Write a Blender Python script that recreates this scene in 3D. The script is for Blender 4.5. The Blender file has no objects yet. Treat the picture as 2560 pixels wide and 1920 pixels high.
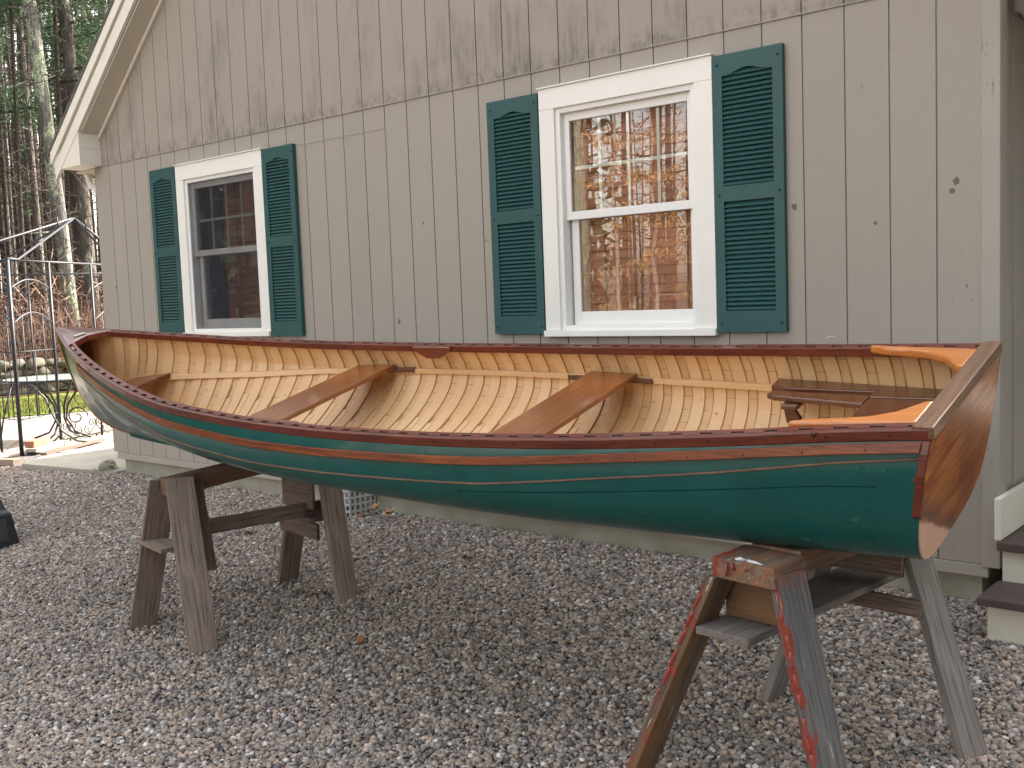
import bpy, bmesh, math, random
import numpy as np
from mathutils import Vector, Matrix
random.seed(7)
D = bpy.data
S = bpy.context.scene
COL = S.collection
R = math.radians
V = Vector

# ------------------------------------------------------------------ camera
cam = D.cameras.new("camera"); co = D.objects.new("camera", cam); COL.objects.link(co)
RT = V((.7622, .6462, -.0378)).normalized(); FW = V((-.6466, .7583, -.0829)).normalized()
UP = RT.cross(FW).normalized(); RT = FW.cross(UP).normalized()
co.matrix_world = Matrix(((RT.x, UP.x, -FW.x, 6.207), (RT.y, UP.y, -FW.y, -4.688), (RT.z, UP.z, -FW.z, 1.585), (0, 0, 0, 1)))
cam.sensor_width = 36; cam.lens = 36 * 2600 / 2560; cam.clip_end = 500; cam.clip_start = .05
S.camera = co
# ------------------------------------------------------------------ sky, sun, exposure
SUN_EL, SUN_AZ = R(36), R(14)          # azimuth measured from +Y towards +X
W = D.worlds.new("World"); S.world = W; W.use_nodes = True
wn = W.node_tree.nodes; wl = W.node_tree.links
bg = wn["Background"]; sky = wn.new("ShaderNodeTexSky"); sky.sky_type = 'NISHITA'; sky.sun_disc = False
sky.sun_elevation = SUN_EL; sky.sun_rotation = SUN_AZ; sky.air_density = 1.0; sky.dust_density = 2.2
hs0 = wn.new("ShaderNodeHueSaturation"); hs0.inputs["Saturation"].default_value = .42; wl.new(sky.outputs[0], hs0.inputs["Color"])
wm0 = wn.new("ShaderNodeMix"); wm0.data_type = 'RGBA'; wm0.blend_type = 'MULTIPLY'; wm0.inputs[0].default_value = 1; wm0.inputs[7].default_value = (1.08, 1.0, .905, 1)
wl.new(hs0.outputs[0], wm0.inputs[6]); wl.new(wm0.outputs[2], bg.inputs[0]); bg.inputs[1].default_value = .15
sl = D.lights.new("sun", 'SUN'); sl.energy = 3.2; sl.angle = R(.6); sl.color = (1, .94, .84)
so = D.objects.new("sun", sl); COL.objects.link(so)
sd = V((math.sin(SUN_AZ) * math.cos(SUN_EL), math.cos(SUN_AZ) * math.cos(SUN_EL), math.sin(SUN_EL)))
so.rotation_euler = sd.to_track_quat('Z', 'Y').to_euler(); so.location = (0, 0, 20)
S.view_settings.view_transform = 'Standard'; S.view_settings.look = 'None'
S.view_settings.exposure = 2.5; S.view_settings.gamma = 1; S.view_settings.use_curve_mapping = False
try:
    S.cycles.max_bounces = 8; S.cycles.transparent_max_bounces = 24
except Exception: pass

# ------------------------------------------------------------------ object helpers
def thing(name, label, cat, loc=(0, 0, 0), group=None):
    o = D.objects.new(name, None); COL.objects.link(o); o.location = loc; o.empty_display_size = .1
    o["label"] = label; o["category"] = cat
    if group: o["group"] = group
    return o
def tag(o, label, cat, group=None):
    o["label"] = label; o["category"] = cat
    if group: o["group"] = group
    return o
def kind(o, k, label=None):
    o["kind"] = k
    if label: o["label"] = label
    return o
def wmat(o):
    m = o.matrix_basis.copy()
    return m if o.parent is None else wmat(o.parent) @ m
class MB:
    def __init__(s): s.v = []; s.f = []; s.sm = []
    def add(s, vs, fs, smooth=False):
        n = len(s.v); s.v += [tuple(a) for a in vs]; s.f += [tuple(i + n for i in f) for f in fs]; s.sm += [smooth] * len(fs)
    def box(s, a, b):
        (x0, y0, z0), (x1, y1, z1) = a, b
        s.add([(x0, y0, z0), (x1, y0, z0), (x1, y1, z0), (x0, y1, z0), (x0, y0, z1), (x1, y0, z1), (x1, y1, z1), (x0, y1, z1)],
              [(0, 3, 2, 1), (4, 5, 6, 7), (0, 1, 5, 4), (1, 2, 6, 5), (2, 3, 7, 6), (3, 0, 4, 7)])
    def prism(s, poly, d):      # poly list of 3D pts (planar), extrude by vector d
        n = len(poly); d = V(d); P = [V(p) for p in poly]
        nrm = V((0, 0, 0))
        for i in range(n): nrm += P[i].cross(P[(i + 1) % n])
        if nrm.dot(d) < 0: P.reverse()
        vs = P + [p + d for p in P]
        s.add(vs, [tuple(range(n - 1, -1, -1)), tuple(range(n, 2 * n))] + [(i, (i + 1) % n, n + (i + 1) % n, n + i) for i in range(n)])
    def tube(s, pts, r, n=8, cap=True):
        P = [V(p) for p in pts]; rr = r if isinstance(r, (list, tuple)) else [r] * len(P)
        vs = []; ref = None
        for i, p in enumerate(P):
            t = (P[min(i + 1, len(P) - 1)] - P[max(i - 1, 0)]).normalized()
            if ref is None: ref = t.orthogonal().normalized()
            ref = (ref - t * ref.dot(t)).normalized(); b = t.cross(ref)
            for k in range(n):
                a = 2 * math.pi * k / n; vs.append(p + (ref * math.cos(a) + b * math.sin(a)) * rr[i])
        fs = [(i * n + k, i * n + (k + 1) % n, (i + 1) * n + (k + 1) % n, (i + 1) * n + k) for i in range(len(P) - 1) for k in range(n)]
        if cap: fs += [tuple(range(n - 1, -1, -1)), tuple((len(P) - 1) * n + k for k in range(n))]
        s.add(vs, fs, True)
    def sweep(s, path, profs, close=True, smooth=False):   # profs: list (per path pt) of lists of 3D pts, same count
        n = len(profs[0]); vs = [p for pr in profs for p in pr]; m = len(profs)
        rng = range(n) if close else range(n - 1)
        fs = [(i * n + k, i * n + (k + 1) % n, (i + 1) * n + (k + 1) % n, (i + 1) * n + k) for i in range(m - 1) for k in rng]
        if close: fs += [tuple(range(n - 1, -1, -1)), tuple((m - 1) * n + k for k in range(n))]
        s.add(vs, fs, smooth)
    def build(s, name, mat, parent=None, local=False, fix=True, bevel=0, mw=None):
        me = D.meshes.new(name); me.from_pydata(s.v, [], s.f); me.validate()
        if len(me.polygons) == len(s.sm): me.polygons.foreach_set("use_smooth", s.sm)
        if fix:
            bm = bmesh.new(); bm.from_mesh(me); bmesh.ops.recalc_face_normals(bm, faces=bm.faces); bm.to_mesh(me); bm.free()
        o = D.objects.new(name, me); COL.objects.link(o)
        if isinstance(mat, (list, tuple)):
            for m in mat: me.materials.append(m)
        else: me.materials.append(mat)
        if parent is not None:
            o.parent = parent
            if not local: o.matrix_basis = wmat(parent).inverted() @ (mw or Matrix())
            elif mw: o.matrix_basis = mw
        elif mw: o.matrix_basis = mw
        if bevel:
            b = o.modifiers.new("bevel", 'BEVEL'); b.width = bevel; b.segments = 2; b.limit_method = 'ANGLE'; b.angle_limit = R(40)
        return o
def bx(name, a, b, mat, parent=None, bevel=0):
    m = MB(); m.box([min(a[i], b[i]) for i in range(3)], [max(a[i], b[i]) for i in range(3)]); return m.build(name, mat, parent, bevel=bevel)
def plank(name, p0, p1, w, t, wdir, mat, parent=None, bevel=.002, cut=None, ends=None):
    """board from p0 to p1 (axis), width w along wdir, thickness t; object X axis = grain"""
    p0, p1, wdir = V(p0), V(p1), V(wdir); L = (p1 - p0).length; X = (p1 - p0).normalized()
    Y = (wdir - X * wdir.dot(X)).normalized(); Z = X.cross(Y)
    mw = Matrix(((X.x, Y.x, Z.x, p0.x), (X.y, Y.y, Z.y, p0.y), (X.z, Y.z, Z.z, p0.z), (0, 0, 0, 1)))
    m = MB(); n = 14; rnd = random.Random(hash((round(p0.x, 3), round(p1.z, 3))) & 0xffff)
    pr = []
    for i in range(n + 1):
        x = L * i / n; e0 = (0, 0) 
        if ends: # ends: (horizontal cut) shear x so that end faces are world-horizontal
            f = i / n
        j = (rnd.random() - .5) * .002 if 0 < i < n else 0
        q = [(-w / 2 + j, -t / 2), (w / 2 + j, -t / 2), (w / 2 + j, t / 2), (-w / 2 + j, t / 2)]
        pts = []
        for (y, z) in q:
            xx = x
            if ends:
                # shift along X to make the end plane horizontal (world z constant)
                dz = Y.z * y + Z.z * z
                s_ = -dz / X.z if abs(X.z) > .2 else 0
                wt = (1 - f) * ends[0] + f * ends[1]
                xx = x + s_ * wt
            pts.append((xx, y, z))
        pr.append(pts)
    m.sweep(None, pr)
    return m.build(name, mat, parent, bevel=bevel, mw=mw)

# ------------------------------------------------------------------ materials
class NT:
    def __init__(s, name, rough=.6, spec=.5, coat=0, metal=0, coat_r=.05):
        m = D.materials.new(name); m.use_nodes = True; s.m = m; s.t = m.node_tree; s.n = s.t.nodes; s.l = s.t.links
        s.b = s.n["Principled BSDF"]; s.b.inputs["Roughness"].default_value = rough
        s.b.inputs["Specular IOR Level"].default_value = spec; s.b.inputs["Metallic"].default_value = metal
        s.b.inputs["Coat Weight"].default_value = coat; s.b.inputs["Coat Roughness"].default_value = coat_r
        s.tc = s.n.new("ShaderNodeTexCoord")
    def L(s, a, b): s.l.new(a, b)
    def mp(s, scale=(1, 1, 1), rot=(0, 0, 0), loc=(0, 0, 0), src=None):
        q = s.n.new("ShaderNodeMapping"); q.inputs["Scale"].default_value = scale; q.inputs["Rotation"].default_value = rot; q.inputs["Location"].default_value = loc
        s.L(src or s.tc.outputs["Object"], q.inputs[0]); return q.outputs[0]
    def noise(s, vec=None, sc=5, det=4, ro=.55, dis=0):
        q = s.n.new("ShaderNodeTexNoise"); q.inputs["Scale"].default_value = sc; q.inputs["Detail"].default_value = det
        q.inputs["Roughness"].default_value = ro; q.inputs["Distortion"].default_value = dis
        s.L(vec or s.tc.outputs["Object"], q.inputs["Vector"]); return q.outputs[0]
    def voro(s, vec=None, sc=5, feat='F1', out="Distance", rnd=1):
        q = s.n.new("ShaderNodeTexVoronoi"); q.feature = feat; q.inputs["Scale"].default_value = sc; q.inputs["Randomness"].default_value = rnd
        s.L(vec or s.tc.outputs["Object"], q.inputs["Vector"]); return q.outputs[out]
    def ramp(s, x, stops, interp='LINEAR'):
        q = s.n.new("ShaderNodeValToRGB"); e = q.color_ramp.elements; q.color_ramp.interpolation = interp
        while len(e) < len(stops): e.new(.5)
        for i, (p, c) in enumerate(stops):
            e[i].position = p; e[i].color = (c, c, c, 1) if isinstance(c, (int, float)) else (*c, 1)
        s.L(x, q.inputs[0]); return q.outputs[0]
    def mix(s, f, a, b, mode='MIX'):
        q = s.n.new("ShaderNodeMix"); q.data_type = 'RGBA'; q.blend_type = mode
        for sock, v in ((q.inputs[0], f), (q.inputs[6], a), (q.inputs[7], b)):
            if isinstance(v, (int, float)): sock.default_value = v if sock == q.inputs[0] else (v, v, v, 1)
            elif isinstance(v, tuple): sock.default_value = (*v, 1)
            else: s.L(v, sock)
        return q.outputs[2]
    def math(s, op, a, b=0, c=0):
        q = s.n.new("ShaderNodeMath"); q.operation = op
        for sock, v in zip(q.inputs, (a, b, c)):
            if isinstance(v, (int, float)): sock.default_value = v
            else: s.L(v, sock)
        return q.outputs[0]
    def sep(s, vec=None):
        q = s.n.new("ShaderNodeSeparateXYZ"); s.L(vec or s.tc.outputs["Object"], q.inputs[0]); return q.outputs
    def attr(s, name, typ='GEOMETRY', out="Fac"):
        q = s.n.new("ShaderNodeAttribute"); q.attribute_name = name; q.attribute_type = typ; return q.outputs[out]
    def col(s, c):
        i = s.b.inputs["Base Color"]
        if isinstance(c, tuple): i.default_value = (*c, 1)
        else: s.L(c, i)
        return s
    def rough(s, r): s.L(r, s.b.inputs["Roughness"]); return s
    def bump(s, h, st=.3, d=.01):
        q = s.n.new("ShaderNodeBump"); q.inputs["Strength"].default_value = st; q.inputs["Distance"].default_value = d
        s.L(h, q.inputs["Height"]); s.L(q.outputs[0], s.b.inputs["Normal"]); return s
def plain(name, c, rough=.6, var=.12, sc=6, bump=.1, bs=60, **k):
    n = NT(name, rough, **k)
    a = n.noise(sc=sc, det=5)
    n.col(n.mix(n.ramp(a, [(.3, 0.), (.7, 1.)]), tuple(x * (1 - var) for x in c), tuple(min(1, x * (1 + var)) for x in c)))
    n.bump(n.noise(sc=bs, det=3), bump, .002)
    return n.m
def wood(name, c1, c2, rough=.4, coat=0, ax=0, fine=1., dark=None, bump=.15, spec=.5, coat_r=.08, big=1.):
    n = NT(name, rough, coat=coat, spec=spec, coat_r=coat_r)
    sc = [9 * fine] * 3; sc[ax] = .8 * fine
    a = n.noise(n.mp(sc), 3, 6, .6, 1.2)
    sc2 = [60 * fine] * 3; sc2[ax] = 2.
    b = n.noise(n.mp(sc2), 2, 3, .6)
    c = n.mix(n.ramp(a, [(.32, 0.), (.68, 1.)]), c1, c2)
    d = dark or tuple(x * .45 for x in c1)
    c = n.mix(n.ramp(b, [(.35, .6), (.55, 0.)]), c, d)
    e = n.noise(sc=2.3 * big, det=3)
    c = n.mix(n.ramp(e, [(.3, .35), (.65, 0.)]), c, d)
    n.col(c); n.bump(b, bump, .002)
    return n

# siding
def siding_mat(side=False):
    n = NT("siding_paint", .75, spec=.25)
    x, y, z = n.sep()
    u = n.math('FLOOR', n.math('DIVIDE', x, .2032))
    w = n.n.new("ShaderNodeTexWhiteNoise"); w.noise_dimensions = '1D'; n.L(u, w.inputs["W"])
    base = n.mix(w.outputs[0], (.360, .327, .280), (.388, .351, .300))
    big = n.noise(sc=.9, det=5)
    base = n.mix(n.ramp(big, [(.3, 0.), (.7, .7)]), base, (.375, .335, .292))
    # warmer, rougher above the seam
    upper = n.ramp(n.math('DIVIDE', z, 6), [(.473, 0.), (.476, 1.)])
    base = n.mix(n.math('MULTIPLY', upper, .55), base, (.36, .312, .262))
    grain = n.noise(n.mp((18, 18, 1.2)), 9, 5, .6)
    base = n.mix(n.ramp(grain, [(.3, .16), (.5, 0.)]), base, (.22, .19, .16))
    # saw marks: faint horizontal lines
    saw = n.noise(n.mp((1.5, 1.5, 40)), 4, 4, .7)
    sawm = n.ramp(saw, [(.55, 0.), (.72, 1.)])
    rough_zone = n.math('MAXIMUM', upper, n.math('MULTIPLY', n.ramp(n.math('DIVIDE', z, 6), [(.449, 1.), (.451, 0.)]), n.ramp(n.math('DIVIDE', n.math('ADD', x, 3), 6), [(.55, 0.), (.5545, 1.), (.7, 1.), (.704, 0.)])))
    base = n.mix(n.math('MULTIPLY', n.math('MULTIPLY', sawm, rough_zone), .28), base, (.24, .20, .17))
    # mildew patches on the upper sheets
    mild = n.noise(n.mp((2.2, 1, 1.1)), 1.1, 6, .62)
    streak = n.noise(n.mp((14, 1, 1.6)), 2.2, 4, .6)
    mm = n.math('MULTIPLY', n.ramp(mild, [(.50, 0.), (.66, 1.)]), n.ramp(streak, [(.38, .1), (.62, 1.)]))
    mm = n.math('MULTIPLY', mm, n.ramp(n.math('DIVIDE', z, 6), [(.478, 1.), (.60, .75), (.75, .35)]))
    mm = n.math('MULTIPLY', mm, n.math('MAXIMUM', upper, .0))
    base = n.mix(n.math('MULTIPLY', mm, .75), base, (.15, .135, .115))
    # row of mildew right above the seam
    rowm = n.math('MULTIPLY', n.ramp(n.math('DIVIDE', z, 6), [(.4745, 0.), (.476, 1.), (.482, .7), (.492, 0.)]), n.ramp(n.noise(n.mp((9, 1, 6)), 2, 5, .7), [(.45, 0.), (.62, 1.)]))
    base = n.mix(n.math('MULTIPLY', rowm, .65), base, (.13, .12, .11))
    # chipped paint flecks
    ch = n.noise(n.mp((30, 1, 9)), 1.6, 4, .7)
    reg = n.noise(n.mp((1, 1, .55)), 1.3, 2)
    reg = n.math('ADD', reg, n.math('MULTIPLY', n.ramp(n.math('DIVIDE', x, 6), [(.755, 0.), (.80, 1.)]), n.ramp(n.math('DIVIDE', z, 3), [(.25, .2), (.42, 0.)])))
    chips = n.math('MULTIPLY', n.ramp(ch, [(.655, 0.), (.675, 1.)]), n.ramp(reg, [(.50, 0.), (.58, 1.)]))
    chips = n.math('MULTIPLY', chips, n.math('SUBTRACT', 1, upper))
    base = n.mix(n.math('MULTIPLY', chips, .85), base, (.12, .10, .085))
    for (sx_, sz_, r_) in ((1.528, 2.07, .013), (2.05, 1.932, .012), (1.269, 1.458, .022), (4.014, 1.964, .026), (4.755, 2.011, .026), (4.738, 1.968, .022), (4.401, 1.857, .014), (-2.245, 1.8, .018), (4.02, 2.33, .006)):
        cb = n.n.new("ShaderNodeCombineXYZ"); n.L(n.math('MULTIPLY', n.math('SUBTRACT', x, sx_), 1.15), cb.inputs[0]); n.L(n.math('SUBTRACT', z, sz_), cb.inputs[2])
        ln = n.n.new("ShaderNodeVectorMath"); ln.operation = 'LENGTH'; n.L(cb.outputs[0], ln.inputs[0])
        dd = n.math('ADD', ln.outputs["Value"], n.math('MULTIPLY', n.math('SUBTRACT', n.noise(sc=55, det=2), .5), r_ * 1.1))
        base = n.mix(n.ramp(n.math('DIVIDE', dd, r_ * .72), [(.75, .85), (1., 0.)]), base, (.13, .095, .07))
    n.col(base)
    h = n.math('ADD', n.math('MULTIPLY', grain, .5), n.math('MULTIPLY', n.math('MULTIPLY', saw, rough_zone), .8))
    n.bump(h, .25, .003)
    return n.m
M_SIDE = siding_mat()
M_GROOVE = plain("siding_groove", (.17, .15, .125), .85)
M_TRIMG = plain("greige_trim", (.385, .352, .30), .6, .05, 3, .08)
def chipped(name, c, c2=(.12, .10, .085), th=.66):
    n = NT(name, .65)
    a = n.noise(n.mp((22, 22, 5)), 1.5, 4, .7); b = n.noise(sc=1.4, det=2)
    k = n.math('MULTIPLY', n.ramp(a, [(th - .02, 0.), (th, 1.)]), n.ramp(b, [(.5, 0.), (.6, 1.)]))
    n.col(n.mix(k, n.mix(n.ramp(n.noise(sc=3), [(.3, 0.), (.7, 1.)]), c, tuple(x * .9 for x in c)), c2)); n.bump(n.noise(sc=40), .08, .002)
    return n.m
M_CORNER = chipped("corner_board_paint", (.395, .362, .312))
M_WHITE = plain("white_vinyl", (.84, .83, .80), .35, .02, 2, .02)
M_CREAM = plain("cream_trim_paint", (.80, .76, .66), .5, .04, 3, .05)
M_CASING = plain("white_casing_paint", (.86, .84, .78), .45, .03, 3, .04)
M_GRID = plain("grille_white", (.88, .87, .80), .4, .02)
M_SOFFIT = plain("soffit_paint", (.64, .585, .49), .7, .04, 3, .05)
M_SHUT = plain("green_shutter_vinyl", (.025, .086, .085), .5, .08, 4, .12, 120, spec=.4)
M_SCREW = plain("green_screw", (.02, .07, .07), .4)
def concrete(name, c, moss=True):
    n = NT(name, .9, spec=.2)
    x, y, z = n.sep()
    a = n.noise(sc=3, det=8, ro=.65)
    k = n.mix(n.ramp(a, [(.3, 0.), (.7, 1.)]), tuple(t * .8 for t in c), tuple(t * 1.15 for t in c))
    if moss:
        g = n.math('MULTIPLY', n.ramp(z, [(.17, 1.), (.27, 0.)]), n.ramp(n.noise(sc=4, det=5), [(.4, 0.), (.65, 1.)]))
        k = n.mix(n.math('MULTIPLY', g, .7), k, (.16, .17, .09))
        g2 = n.math('MULTIPLY', n.ramp(z, [(.15, 1.), (.24, 0.)]), n.ramp(n.noise(sc=1.2, det=3), [(.5, 0.), (.6, 1.)]))
        k = n.mix(n.math('MULTIPLY', g2, .5), k, (.42, .47, .40))
    n.col(k); n.bump(n.noise(sc=45, det=5), .3, .004)
    return n.m
M_FOUND = concrete("foundation_concrete", (.36, .335, .28))
M_SLAB = concrete("slab_concrete", (.36, .34, .29), False)
M_ROOF = plain("asphalt_shingle", (.11, .10, .09), .9, .3, 20, .5, 200)
def glassm(name, k=1.9, tint=(1, 1, 1)):
    m = D.materials.new(name); m.use_nodes = True; t = m.node_tree; t.nodes.clear()
    o = t.nodes.new("ShaderNodeOutputMaterial"); mx = t.nodes.new("ShaderNodeMixShader"); g = t.nodes.new("ShaderNodeBsdfGlossy"); tr = t.nodes.new("ShaderNodeBsdfTransparent")
    g.inputs["Roughness"].default_value = .004; tr.inputs[0].default_value = (*tint, 1)
    fr = t.nodes.new("ShaderNodeFresnel"); fr.inputs[0].default_value = 1.5; mu = t.nodes.new("ShaderNodeMath"); mu.operation = 'MULTIPLY'; mu.use_clamp = True; mu.inputs[1].default_value = k
    nz = t.nodes.new("ShaderNodeTexNoise"); nz.inputs["Scale"].default_value = 2.5; bp = t.nodes.new("ShaderNodeBump"); bp.inputs["Strength"].default_value = .012; bp.inputs["Distance"].default_value = .01
    tc = t.nodes.new("ShaderNodeTexCoord"); t.links.new(tc.outputs["Object"], nz.inputs["Vector"]); t.links.new(nz.outputs[0], bp.inputs["Height"]); t.links.new(bp.outputs[0], g.inputs["Normal"])
    t.links.new(fr.outputs[0], mu.inputs[0]); t.links.new(mu.outputs[0], mx.inputs[0]); t.links.new(tr.outputs[0], mx.inputs[1]); t.links.new(g.outputs[0], mx.inputs[2]); t.links.new(mx.outputs[0], o.inputs[0])
    return m
M_GLASS = glassm("window_glass", 1.15, (.95, .96, .94)); M_GLASS1 = glassm("dull_window_glass", .45, (.93, .93, .93))
def screenm():
    m = D.materials.new("insect_screen"); m.use_nodes = True; t = m.node_tree; t.nodes.clear()
    o = t.nodes.new("ShaderNodeOutputMaterial"); mx = t.nodes.new("ShaderNodeMixShader"); d = t.nodes.new("ShaderNodeBsdfDiffuse"); d.inputs[0].default_value = (.055, .055, .06, 1)
    tr = t.nodes.new("ShaderNodeBsdfTransparent"); tc = t.nodes.new("ShaderNodeTexCoord"); nz = t.nodes.new("ShaderNodeTexNoise"); nz.inputs["Scale"].default_value = 5
    mr = t.nodes.new("ShaderNodeMapRange"); mr.inputs[3].default_value = .22; mr.inputs[4].default_value = .36
    t.links.new(tc.outputs["Object"], nz.inputs["Vector"]); t.links.new(nz.outputs[0], mr.inputs[0]); t.links.new(mr.outputs[0], mx.inputs[0])
    t.links.new(tr.outputs[0], mx.inputs[1]); t.links.new(d.outputs[0], mx.inputs[2]); t.links.new(mx.outputs[0], o.inputs[0]); return m
M_SCREEN = screenm()
M_BLIND = plain("wood_blind", (.56, .225, .125), .45, .15, 3, .05)
M_CORD = plain("blind_cord", (.30, .14, .08), .7)
M_CURTAIN = plain("blue_curtain", (.05, .06, .12), .9)
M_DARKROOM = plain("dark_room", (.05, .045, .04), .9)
# boat
def paint_green():
    n = NT("green_canvas_paint", .36, spec=.3, coat=.35, coat_r=.07)
    a = n.noise(sc=7, det=6); b = n.noise(sc=1.3, det=3)
    c = n.mix(n.ramp(a, [(.3, 0.), (.7, 1.)]), (.002, .069, .061), (.003, .085, .075))
    sp = n.voro(sc=38, out="Distance"); ds = n.ramp(n.noise(sc=16, det=3), [(.70, 0.), (.73, 1.)])
    c = n.mix(n.math('MULTIPLY', ds, .35), c, (.10, .25, .22))
    c = n.mix(n.ramp(b, [(.4, 0.), (.7, .3)]), c, (.002, .046, .041))
    n.col(c); n.rough(n.ramp(n.noise(sc=4, det=5), [(.3, .24), (.7, .40)]))
    n.bump(n.math('ADD', n.noise(sc=6, det=2), n.math('MULTIPLY', n.noise(sc=260, det=2), .05)), .14, .006)
    return n.m
M_GREEN = paint_green()
RIB = .0975
def planking_mat():
    n = NT("cream_planking", .42, spec=.4, coat=.15, coat_r=.2)
    s = n.attr("stn"); g = n.attr("gir")
    a = n.noise(sc=3, det=6)
    c = n.mix(n.ramp(a, [(.3, 0.), (.7, 1.)]), (.64, .395, .19), (.70, .45, .23))
    w = n.n.new("ShaderNodeTexWhiteNoise"); w.noise_dimensions = '2D'
    cb = n.n.new("ShaderNodeCombineXYZ"); n.L(n.math('FLOOR', n.math('DIVIDE', g, .058)), cb.inputs[0]); n.L(n.math('FLOOR', n.math('DIVIDE', s, RIB)), cb.inputs[1]); n.L(cb.outputs[0], w.inputs["Vector"])
    c = n.mix(n.math('MULTIPLY', w.outputs[0], .16), c, (.48, .29, .13))
    # seams between planks: crisp dark lines, broken up
    fr = n.math('FRACT', n.math('DIVIDE', g, .058))
    seam = n.ramp(fr, [(0., 1.), (.02, 1.), (.035, 0.), (.975, 0.), (.99, 1.)])
    br = n.ramp(n.noise(sc=17, det=3), [(.40, 0.), (.52, 1.)])
    c = n.mix(n.math('MULTIPLY', n.math('MULTIPLY', seam, br), .75), c, (.20, .10, .04))
    # dirt and corner shade along the rib edge, both painted into the colour
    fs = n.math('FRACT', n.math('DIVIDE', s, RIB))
    dirt_shade = n.ramp(fs, [(0.0, 0.), (.235, 0.), (.25, 1.), (.30, 1.), (.35, 0.)])
    c = n.mix(n.math('MULTIPLY', dirt_shade, n.ramp(n.noise(sc=9, det=4), [(.3, .35), (.6, .85)])), c, (.20, .115, .045))
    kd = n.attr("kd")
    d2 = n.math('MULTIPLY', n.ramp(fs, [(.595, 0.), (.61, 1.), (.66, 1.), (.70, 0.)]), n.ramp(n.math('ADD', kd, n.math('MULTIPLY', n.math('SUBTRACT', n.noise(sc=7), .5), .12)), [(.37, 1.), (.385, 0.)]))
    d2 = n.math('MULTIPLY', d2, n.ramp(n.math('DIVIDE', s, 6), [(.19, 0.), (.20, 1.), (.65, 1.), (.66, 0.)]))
    c = n.mix(n.math('MULTIPLY', d2, .8), c, (.15, .08, .03))  # same painted dirt and corner shade at the half-rib edges
    sp = n.ramp(n.noise(sc=60, det=2), [(.74, 0.), (.76, 1.)])
    c = n.mix(n.math('MULTIPLY', sp, .6), c, (.18, .09, .04))
    c = n.mix(n.ramp(n.math('DIVIDE', s, 6), [(.782, 0.), (.796, .85)]), c, n.mix(n.noise(sc=12), (.24, .10, .04), (.34, .16, .07)))
    n.col(c); n.bump(n.math('ADD', n.math('MULTIPLY', seam, -1), n.math('MULTIPLY', n.noise(sc=30, det=4), .3)), .2, .002)
    return n.m
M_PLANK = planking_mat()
def rib_mat():
    n = NT("cream_rib_paint", .4, spec=.4, coat=.15, coat_r=.2)
    a = n.noise(sc=4, det=6)
    c = n.mix(n.ramp(a, [(.3, 0.), (.7, 1.)]), (.68, .435, .22), (.74, .495, .265))
    c = n.mix(n.ramp(n.noise(sc=42, det=3), [(.70, 0.), (.73, .7)]), c, (.25, .13, .055))
    n.col(c); n.bump(n.noise(n.mp((3, 30, 30)), 6, 3), .12, .002); return n.m
M_RIB = rib_mat()
M_DKRIB = wood("varnished_cedar", (.22, .085, .03), (.30, .12, .045), .35, .3).m
M_MAHOG = wood("mahogany_gunwale", (.115, .020, .010), (.185, .040, .017), .36, .3, dark=(.05, .010, .007), coat_r=.1, spec=.3).m
M_RUB = wood("varnished_rub_rail", (.17, .038, .011), (.28, .072, .018), .38, .3, dark=(.06, .015, .008), coat_r=.1, spec=.3).m
M_MOULD = wood("bare_half_round", (.15, .072, .038), (.22, .115, .058), .5, .2).m
M_THW = wood("mahogany_thwart", (.25, .082, .021), (.37, .135, .035), .33, .6, ax=1, fine=1.2, dark=(.12, .038, .014), coat_r=.12).m
M_THW1 = wood("mahogany_bow_seat", (.15, .042, .016), (.21, .062, .022), .3, .7, ax=1, fine=1.2, coat_r=.1).m
M_SSEAT = wood("dark_stern_seat", (.11, .036, .017), (.165, .056, .024), .3, .7, ax=0, coat_r=.12).m
M_CLEAT = wood("walnut_cleat", (.11, .042, .018), (.17, .068, .028), .4, .4).m
M_KNEE = wood("orange_knee", (.50, .17, .030), (.60, .225, .045), .32, .5, bump=.05, dark=(.40, .12, .02)).m
M_PAD = wood("red_mahogany_pad", (.15, .03, .012), (.21, .045, .018), .28, .7).m
def transom_mat():
    n = NT("varnished_transom", .42, spec=.3, coat=.2, coat_r=.14)
    v = n.mp((5, .62, 8), rot=(R(5), 0, 0))
    a = n.noise(v, 1.6, 5, .6, 1.4); b = n.noise(n.mp((20, 1.8, 60), rot=(R(4), 0, 0)), 2, 3, .6)
    c = n.ramp(a, [(.34, (.17, .040, .012)), (.43, (.30, .085, .018)), (.50, (.48, .18, .040)), (.56, (.24, .060, .014)), (.64, (.43, .145, .030)), (.74, (.20, .05, .013))])
    c = n.mix(n.ramp(b, [(.33, .3), (.5, 0.)]), c, (.10, .03, .01))
    c = n.mix(n.ramp(n.noise(sc=3.2, det=3), [(.48, 0.), (.7, .45)]), c, (.12, .034, .012))
    x, y, z = n.sep()
    # bare, unvarnished wood at the lower near corner
    wv = n.math('ADD', n.math('ADD', n.math('MULTIPLY', z, 1.), n.math('MULTIPLY', y, .62)), n.math('MULTIPLY', n.math('SUBTRACT', n.noise(sc=9, det=4), .5), .10))
    k = n.ramp(n.math('ADD', wv, 1), [(.505, 1.), (.525, 0.)])
    c = n.mix(k, c, n.mix(n.noise(sc=6), (.50, .30, .20), (.60, .38, .27)))
    k2 = n.ramp(n.math('ADD', wv, 1), [(.507, 0.), (.525, .8), (.60, 0.)])
    c = n.mix(k2, c, (.08, .022, .01))
    n.col(c); n.rough(n.mix(k, .28, .7)); n.bump(b, .15, .002)
    n.L(n.math('SUBTRACT', .2, n.math('MULTIPLY', k, .2)), n.b.inputs["Coat Weight"])
    return n.m
M_TRANS = transom_mat()
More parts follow.
